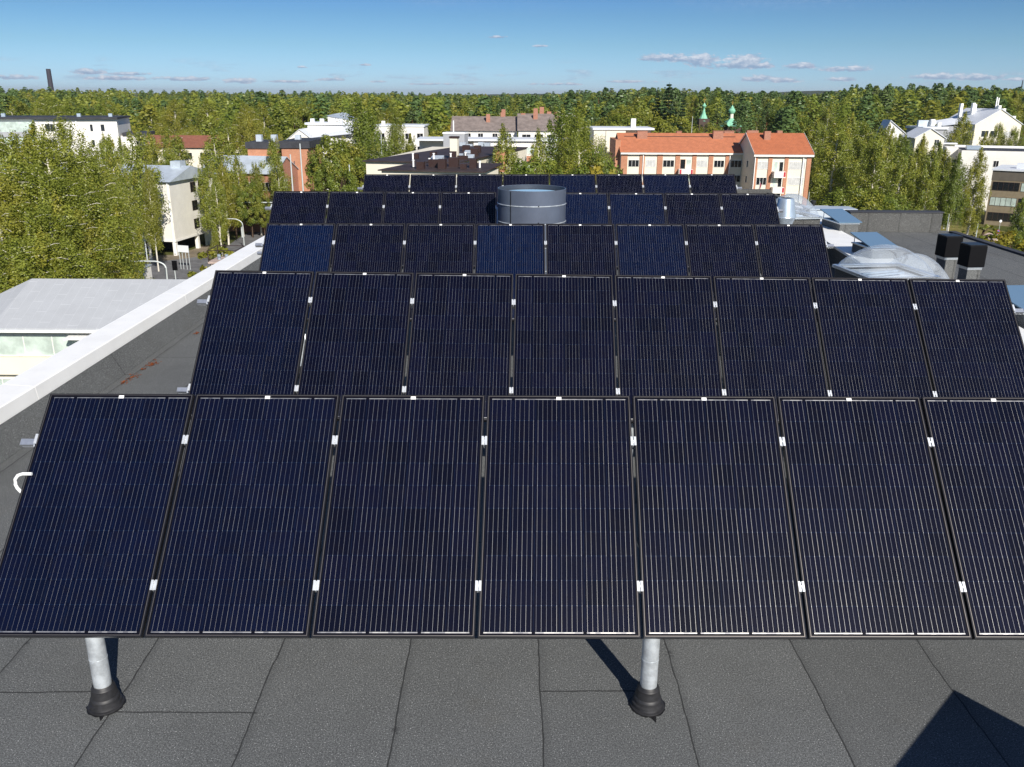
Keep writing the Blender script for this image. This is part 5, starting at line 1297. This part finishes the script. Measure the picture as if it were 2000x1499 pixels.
for (px, pt, Y, w_) in ((-30,258,90,1.1),(18,256,86,1.1),(58,268,84,1.0),(122,228,97,.95),(92,275,82,1.1),(155,290,88,1.0),(183,312,94,.8),(30,305,77,1.1),(0,330,72,1.1),(72,322,75,1.1),(118,328,79,1.0),(160,352,78,1.1),
        (182,388,88,.8),(188,448,86,.65),(-12,400,66,1.2),(45,395,68,1.2),(98,402,70,1.2),(142,412,74,1.0),(152,440,76,.95),(10,460,61,1.3),(70,462,63,1.3),(125,468,65,1.3),(132,488,70,.95),(-40,500,58,1.3),(30,515,59,1.3)):
    tree_at(px, pt, Y, nk('birchN', 3), w_, 'yellow green birch within the dense stand filling the left edge above the grey roof', MASS)
B_ = 'street trees between the buildings'
T = [
 (212,262,118,'birch0',.62,'slim dull green birch with white trunk between the dense stand and the beige block'),
 (262,246,133,'birch2',.8,'birch rising in front of the red roofed low house'),
 (284,320,126,'birchG0',.46,'drooping green birch covering the left side of the beige block'),
 (243,330,113,'birch1',.45,'narrow birch beside the drooping green one, closest to the dense stand'),
 (232,270,150,'birchG1',.6,'green birch touching the end of the long white building'),
 (345,262,170,'birch1',1.0,'olive birch with white branching stem behind the beige block, left one'),
 (398,300,144,'birch2',.7,'tall thin birch whose white stems cross the right wall of the beige block'),
 (415,252,160,'birch0',1.0,'broad olive birch behind the silver roof, left of the yellow green one'),
 (418,335,139,'birch1',.6,'birch with bare white lower stem just right of the beige block'),
 (432,318,150,'birch2',.85,'olive birch right of the bare stemmed one, above the street'),
 (442,235,185,'birch0',1.1,'large yellow green birch above the middle of the silver roof'),
 (478,205,205,'birchN1',1.0,'tallest light green tree between the beige block and the orange gable'),
 (452,355,157,'green0',.8,'rounded leafy tree over the street bend'),
 (484,352,158,'green1',.8,'rounded leafy tree next to the sign gantry'),
 (510,374,158,'green0',.75,'leafy tree at the upper left corner of the third panel row'),
 (418,455,118,'birchG1',.75,'small thin birch growing beside the brick chimney'),
 (436,480,116,'bush0',1.2,'low leafy bush at the foot of the small thin birch'),
 (540,300,160,'birch1',.7,'birch in front of the dark roofed wing left of the orange gable'),
 (520,255,200,'birch0',.9,'birch behind the orange gable wing'),
 (640,262,156,'green1',.85,'dense rounded tree right of the orange brick gable'),
 (672,268,158,'green0',.9,'big dense rounded tree in the row right of the orange gable'),
 (652,305,148,'green0',.8,'lower dense tree in front of the big rounded one'),
 (700,305,154,'green1',.8,'rounded tree beside the lone pale flagpole'),
 (705,192,188,'birchG0',1.15,'tallest green birch left of the brown roofed block'),
 (728,262,170,'birchG1',.9,'green birch tucked under the tallest one by the brown roofed block'),
 (772,218,204,'birchG1',.85,'birch in front of the white four storey block'),
 (800,262,196,'birch2',.8,'smaller birch at the right part of the white four storey block'),
 (840,238,225,'green1',1.0,'orange tinged leafy tree right of the white four storey block'),
 (865,245,222,'maple0',1.0,'rusty coloured tree just left of the grey tiled roof'),
 (805,215,235,'pine0',1.2,'dark pine behind the white four storey block'),
 (985,243,134,'birch1',.72,'slim birch in front of the orange balconies, left one'),
 (1052,250,128,'birch0',.62,'slim yellowing birch in front of the orange balconies, right one'),
 (1040,304,120,'green1',1.0,'yellow green leafy tree low behind the farthest panel row'),
 (1098,208,150,'birchG1',.95,'tall dark green birch left of the big olive birch in the centre'),
 (1135,212,134,'birchN0',.98,'big olive birch rising right behind the large grey duct'),
 (1112,262,142,'birchG0',.8,'green birch between the two tallest central ones'),
 (1165,288,126,'green0',.8,'leafy tree at the right foot of the big olive birch'),
 (1150,322,118,'maple0',.9,'yellow maple peeking over the farthest panel row'),
 (1308,158,242,'spruce0',1.25,'tallest dark spruce standing above the horizon right of centre'),
 (1285,176,246,'spruce1',1.0,'dark spruce at the left shoulder of the tallest spruce'),
 (1335,190,240,'spruce1',1.0,'dark spruce at the right shoulder of the tallest spruce'),
 (1245,205,232,'green0',1.3,'rounded green tree left of the dark spruces'),
 (1215,222,225,'green1',1.3,'rounded green tree above the cream flat block'),
 (1612,250,192,'birch1',.9,'birch touching the right end of the orange roofed block'),
 (1640,232,172,'birch0',1.05,'birch with clear white stem right of the orange roofed block'),
 (1600,232,215,'birch2',1.0,'birch standing behind the right end of the orange roofed block'),
 (1668,222,200,'birch2',1.0,'tall olive birch in the right stand, second row'),
 (1692,240,182,'birch1',1.0,'olive birch in the middle of the right stand'),
 (1716,262,162,'birch0',.95,'olive birch with two white stems in the right stand'),
 (1724,246,206,'birch1',.95,'birch hiding the left slope of the white house with steep roof'),
 (62,236,128,'birch0',.9,'birch whose top crosses the white front of the long building at upper left'),
 (200,262,142,'birch2',.7,'birch before the right end of the long white building'),
 (531,270,166,'birch0',.85,'birch covering the left wing of the orange brick gable'),
 (1738,242,206,'birch2',.9,'birch before the white house with steep roof, its top reaching the gable'),
 (1806,262,197,'birch1',.6,'thin birch before the roof of the small gabled house'),
 (1758,262,196,'birch0',.9,'birch directly below the white house with steep roof'),
 (1800,278,186,'birch1',.85,'birch covering the left half of the small gabled house'),
 (1838,276,188,'birchG0',.8,'green birch covering the right corner of the small gabled house'),
 (1402,222,262,'pine1',1.2,'pine between the two green church spires'),
 (1440,232,262,'pine0',1.3,'pine in front of the lower church dome'),
 (1385,240,258,'green0',1.1,'leafy tree at the foot of the church tower'),
 (290,256,172,'birch2',.9,'birch in front of the middle of the red tiled low house'),
 (325,250,178,'birch0',.9,'birch at the right end of the red tiled low house'),
 (462,305,159,'birch1',.8,'airy birch in front of the silver roof near its brick end'),
 (498,318,160,'birchG1',.8,'airy green birch beside the brick end wall'),
 (545,262,176,'birch2',.75,'birch rising in front of the dark roofed wing'),
 (1742,262,176,'birch2',1.0,'olive birch left of the white house with steep roof'),
 (1768,262,182,'birchG1',.9,'greener birch in front of the white house with steep roof'),
 (1765,300,152,'birch1',.9,'front birch of the right stand above the felt upstand'),
 (1795,282,158,'birch0',.95,'front birch left of the small gabled house'),
 (1822,288,150,'birch2',.85,'front birch below the small gabled house'),
 (1852,292,158,'birchG0',.85,'greener front birch near the flat white building'),
 (1876,300,154,'birchG1',.8,'leaning birch with bare lower stem on the verge, left one'),
 (1918,288,154,'birch1',.72,'tall birch with long bare white stem on the verge at right'),
 (1886,218,228,'birch0',.95,'birch in front of the big cream gabled building, left one'),
 (1868,250,222,'birch1',.9,'birch left of the big cream gabled building'),
 (1955,240,226,'birchN1',.8,'yellowish tree in front of the big cream gabled building'),
 (1985,248,224,'birchN2',.8,'yellowish tree near the right corner of the cream gabled building'),
 (1925,258,224,'birch2',.8,'short birch below the big cream gabled building'),
 (1660,362,122,'green1',1.1,'low yellow green tree left behind the felt upstand'),
 (1702,366,120,'green0',1.1,'low yellow green tree in the middle behind the felt upstand'),
 (1738,376,124,'green1',1.0,'low yellow green tree right behind the felt upstand'),
 (2000,385,118,'birchG0',.8,'birch at the right edge in front of the window bands'),
 (1982,452,112,'maple0',1.3,'golden maple at the right edge beside the verge'),
 (1925,436,160,'bush0',1.5,'yellowish bush on the verge below the window bands'),
 (1812,340,165,'birchG1',.8,'shaded birch at the right part of the stand behind the lamp'),
]
for (px, pt, Y, key, w_, lab) in T: tree_at(px, pt, Y, key, w_, lab, B_)

# treeline heights (photo row of the tree tops) used only to pick natural heights for the far wood
def line(px): return float(np.interp(px, [-200,0,150,300,600,800,950,1050,1110,1160,1280,1400,1440,1620,1660,1750,1900,2000,2200], [170,172,176,177,179,183,185,185,180,172,171,176,182,184,168,166,168,174,176]))
# keep-outs: (x0, x1, y0, y1) rectangles of buildings in the town's rear
KEEP = [(-135,-72,165,222),(-62,-38,218,256),(-36,-18,205,232),(-18,12,180,222),(15,70,160,198),(78,160,135,282),(52,80,275,300)]
SEE = [(-62,-38,218),(-36,-18,205),(-16,11,180),(52,62,275),(64,76,275),(100,150,238),(104,118,225)]
def blocked(X, Y):
    for a, b, c, d in KEEP:
        if a < X < b and c < Y < d: return True
    for a, b, yy in SEE:
        if Y < yy and a*Y/yy-2 < X < b*Y/yy+2: return True
    return False
pts = []
tries = 0
while len(pts) < 205 and tries < 20000:
    tries += 1
    Y = 222+220*rt_.random()**1.15; px = rt_.uniform(-60, 2060); X = aty(px, 200, Y).x
    if blocked(X, Y) or any((X-a)**2+(Y-b_)**2 < 30 for a, b_, _ in pts): continue
    pts.append((X, Y, px))
for X, Y, px in pts:
    right = px > 1000; u = rt_.random()
    if right: key = nk('pine', 2) if u < .42 else (nk('spruce', 2) if u < .55 else (nk('green', 2) if u < .72 else nk('birch', 3)))
    elif 740 < px: key = nk('pine', 2) if u < .3 else (nk('green', 2) if u < .5 else (nk('birchG', 2) if u < .7 else nk('birch', 3)))
    else: key = nk('birch', 3) if u < .62 else (nk('birchN', 3) if u < .72 else (nk('green', 2) if u < .86 else nk('pine', 2)))
    z = terr(X, Y); ztop = aty(px, line(px)+rt_.uniform(5, 36), Y).z; h = min(ztop-z, rt_.uniform(17.5, 24.5)); h = max(h, 13.5)
    sp = 'birch' if 'birch' in key else ('pine' if 'pine' in key else ('spruce' if 'spruce' in key else 'broadleaf'))
    side = 'left of centre' if px < 750 else ('in the centre' if px < 1350 else 'at the right')
    plant(key, X, Y, h, f'{sp} tree in the wood beyond the town, {side}', f'{sp} trees in the wood beyond the town, {side}', {'green': 1.15}.get(key[:-1], 1.0)*rt_.uniform(.85, 1.15))
for key in list(PROTO):
    r, H, used = PROTO[key]
    if not used:
        for c in KIDS[r.name]: bpy.data.objects.remove(c, do_unlink=True)
        bpy.data.objects.remove(r, do_unlink=True)

# the far wood reads as one mass
def far_wood():
    VV = {'leaf_birch': [], 'leaf_pine': [], 'leaf_green': []}; TT = {k: [] for k in VV}; CCl = {k: [] for k in VV}
    lods = []
    for i in range(6):
        kind = ('leaf_birch', 'leaf_pine', 'leaf_green')[i % 3]
        n = 170 if i >= 3 else 520; th = rg.uniform(0, 6.28, n); u = rg.uniform(0, 1, n)
        if kind == 'leaf_pine': rad = 2.1*(1-u)**.7+.25; z = 9+u*12
        else: rad = 2.9*np.sin(np.clip((1-u)*1.15, 0, 1)*math.pi*.55)**.8+.2; z = 5+u*15
        rr = rad*rg.uniform(.55, 1.05, n); c = np.stack([np.cos(th)*rr, np.sin(th)*rr, z], 1)
        nor = np.stack([np.cos(th), np.sin(th), np.full(n, .5)], 1)+rg.normal(size=(n, 3))*.55
        V = quads(c, nor, .75 if i >= 3 else .44, 1.3); lods.append((kind, V, i >= 3))
    def put(X, Y, h, kind, s2=1.0):
        l = [l for l in lods if l[0] == kind and l[2] == (Y > 620)][0]; V = l[1]; a = rt_.uniform(0, 6.28); s = h/20.5
        ca, sa = math.cos(a)*s*s2, math.sin(a)*s*s2; o = np.empty_like(V); o[:, 0] = V[:, 0]*ca-V[:, 1]*sa+X; o[:, 1] = V[:, 0]*sa+V[:, 1]*ca+Y; o[:, 2] = V[:, 2]*s+terr(X, Y)
        n = len(V)//4; b0 = rt_.random(); VV[kind].append(o); TT[kind].append(np.clip(b0*.6+rg.random(n)*.4, 0, 1)); CCl[kind].append(np.full(n, rt_.random()))
    cnt = 0
    for (ya, yb, n) in ((255,450,700),(450,700,1000),(700,1100,1000),(1100,1800,900)):
        for _ in range(n):
            Y = rt_.uniform(ya, yb); px = rt_.uniform(-80, 2080); X = aty(px, 200, Y).x
            if Y < 470 and blocked(X, Y): continue
            u = rt_.random(); right = px > 1000
            kind = ('leaf_pine' if u < (.50 if right else (.16 if Y < 500 else .38)) else ('leaf_birch' if u < .85 else 'leaf_green'))
            z = terr(X, Y); cap = aty(px, line(px)+rt_.choice((rt_.uniform(-3, 6), rt_.uniform(4, 26))), Y).z-z
            h = min(rt_.uniform(17, 25), max(12, cap)); put(X, Y, h, kind, (1.6 if Y < 620 else 1.9)*rt_.uniform(.75, 1.55))
    out = []
    for k in VV:
        me = leaf_mesh('far_wood', np.concatenate(VV[k]), np.concatenate(TT[k]), np.concatenate(CCl[k]), k); out.append(me)
    # join into one mesh with three materials
    V = np.concatenate([np.concatenate(VV[k]) for k in VV]); ti = np.concatenate([np.concatenate(TT[k]) for k in VV]); cl = np.concatenate([np.concatenate(CCl[k]) for k in VV])
    me = leaf_mesh('wood', V, ti, cl, 'leaf_birch'); me.materials.append(M['leaf_pine']); me.materials.append(M['leaf_green'])
    mi = np.concatenate([np.full(len(np.concatenate(TT[k])), i, dtype=np.int32) for i, k in enumerate(VV)]); me.polygons.foreach_set('material_index', mi)
    for m_ in out: bpy.data.meshes.remove(m_)
    o = bpy.data.objects.new('wood', me); COL.objects.link(o); tag(o, 'mixed pine and birch wood stretching to the horizon', kind='stuff')
far_wood()
# hills of distant wood

# thin air between here and the hills
m = MB(); m.box(-32000, 32000, -120, 21000, -60, 75)
hz = bpy.data.materials.new('haze'); hz.use_nodes = True; ht = hz.node_tree; ht.nodes.clear()
vo = ht.nodes.new('ShaderNodeVolumePrincipled'); vo.inputs['Density'].default_value = 0.55e-4; vo.inputs['Color'].default_value = (.92, .96, 1.0, 1); vo.inputs['Anisotropy'].default_value = .2
oo = ht.nodes.new('ShaderNodeOutputMaterial'); ht.links.new(vo.outputs[0], oo.inputs['Volume'])
tag(m.build('haze', hz), kind='stuff')
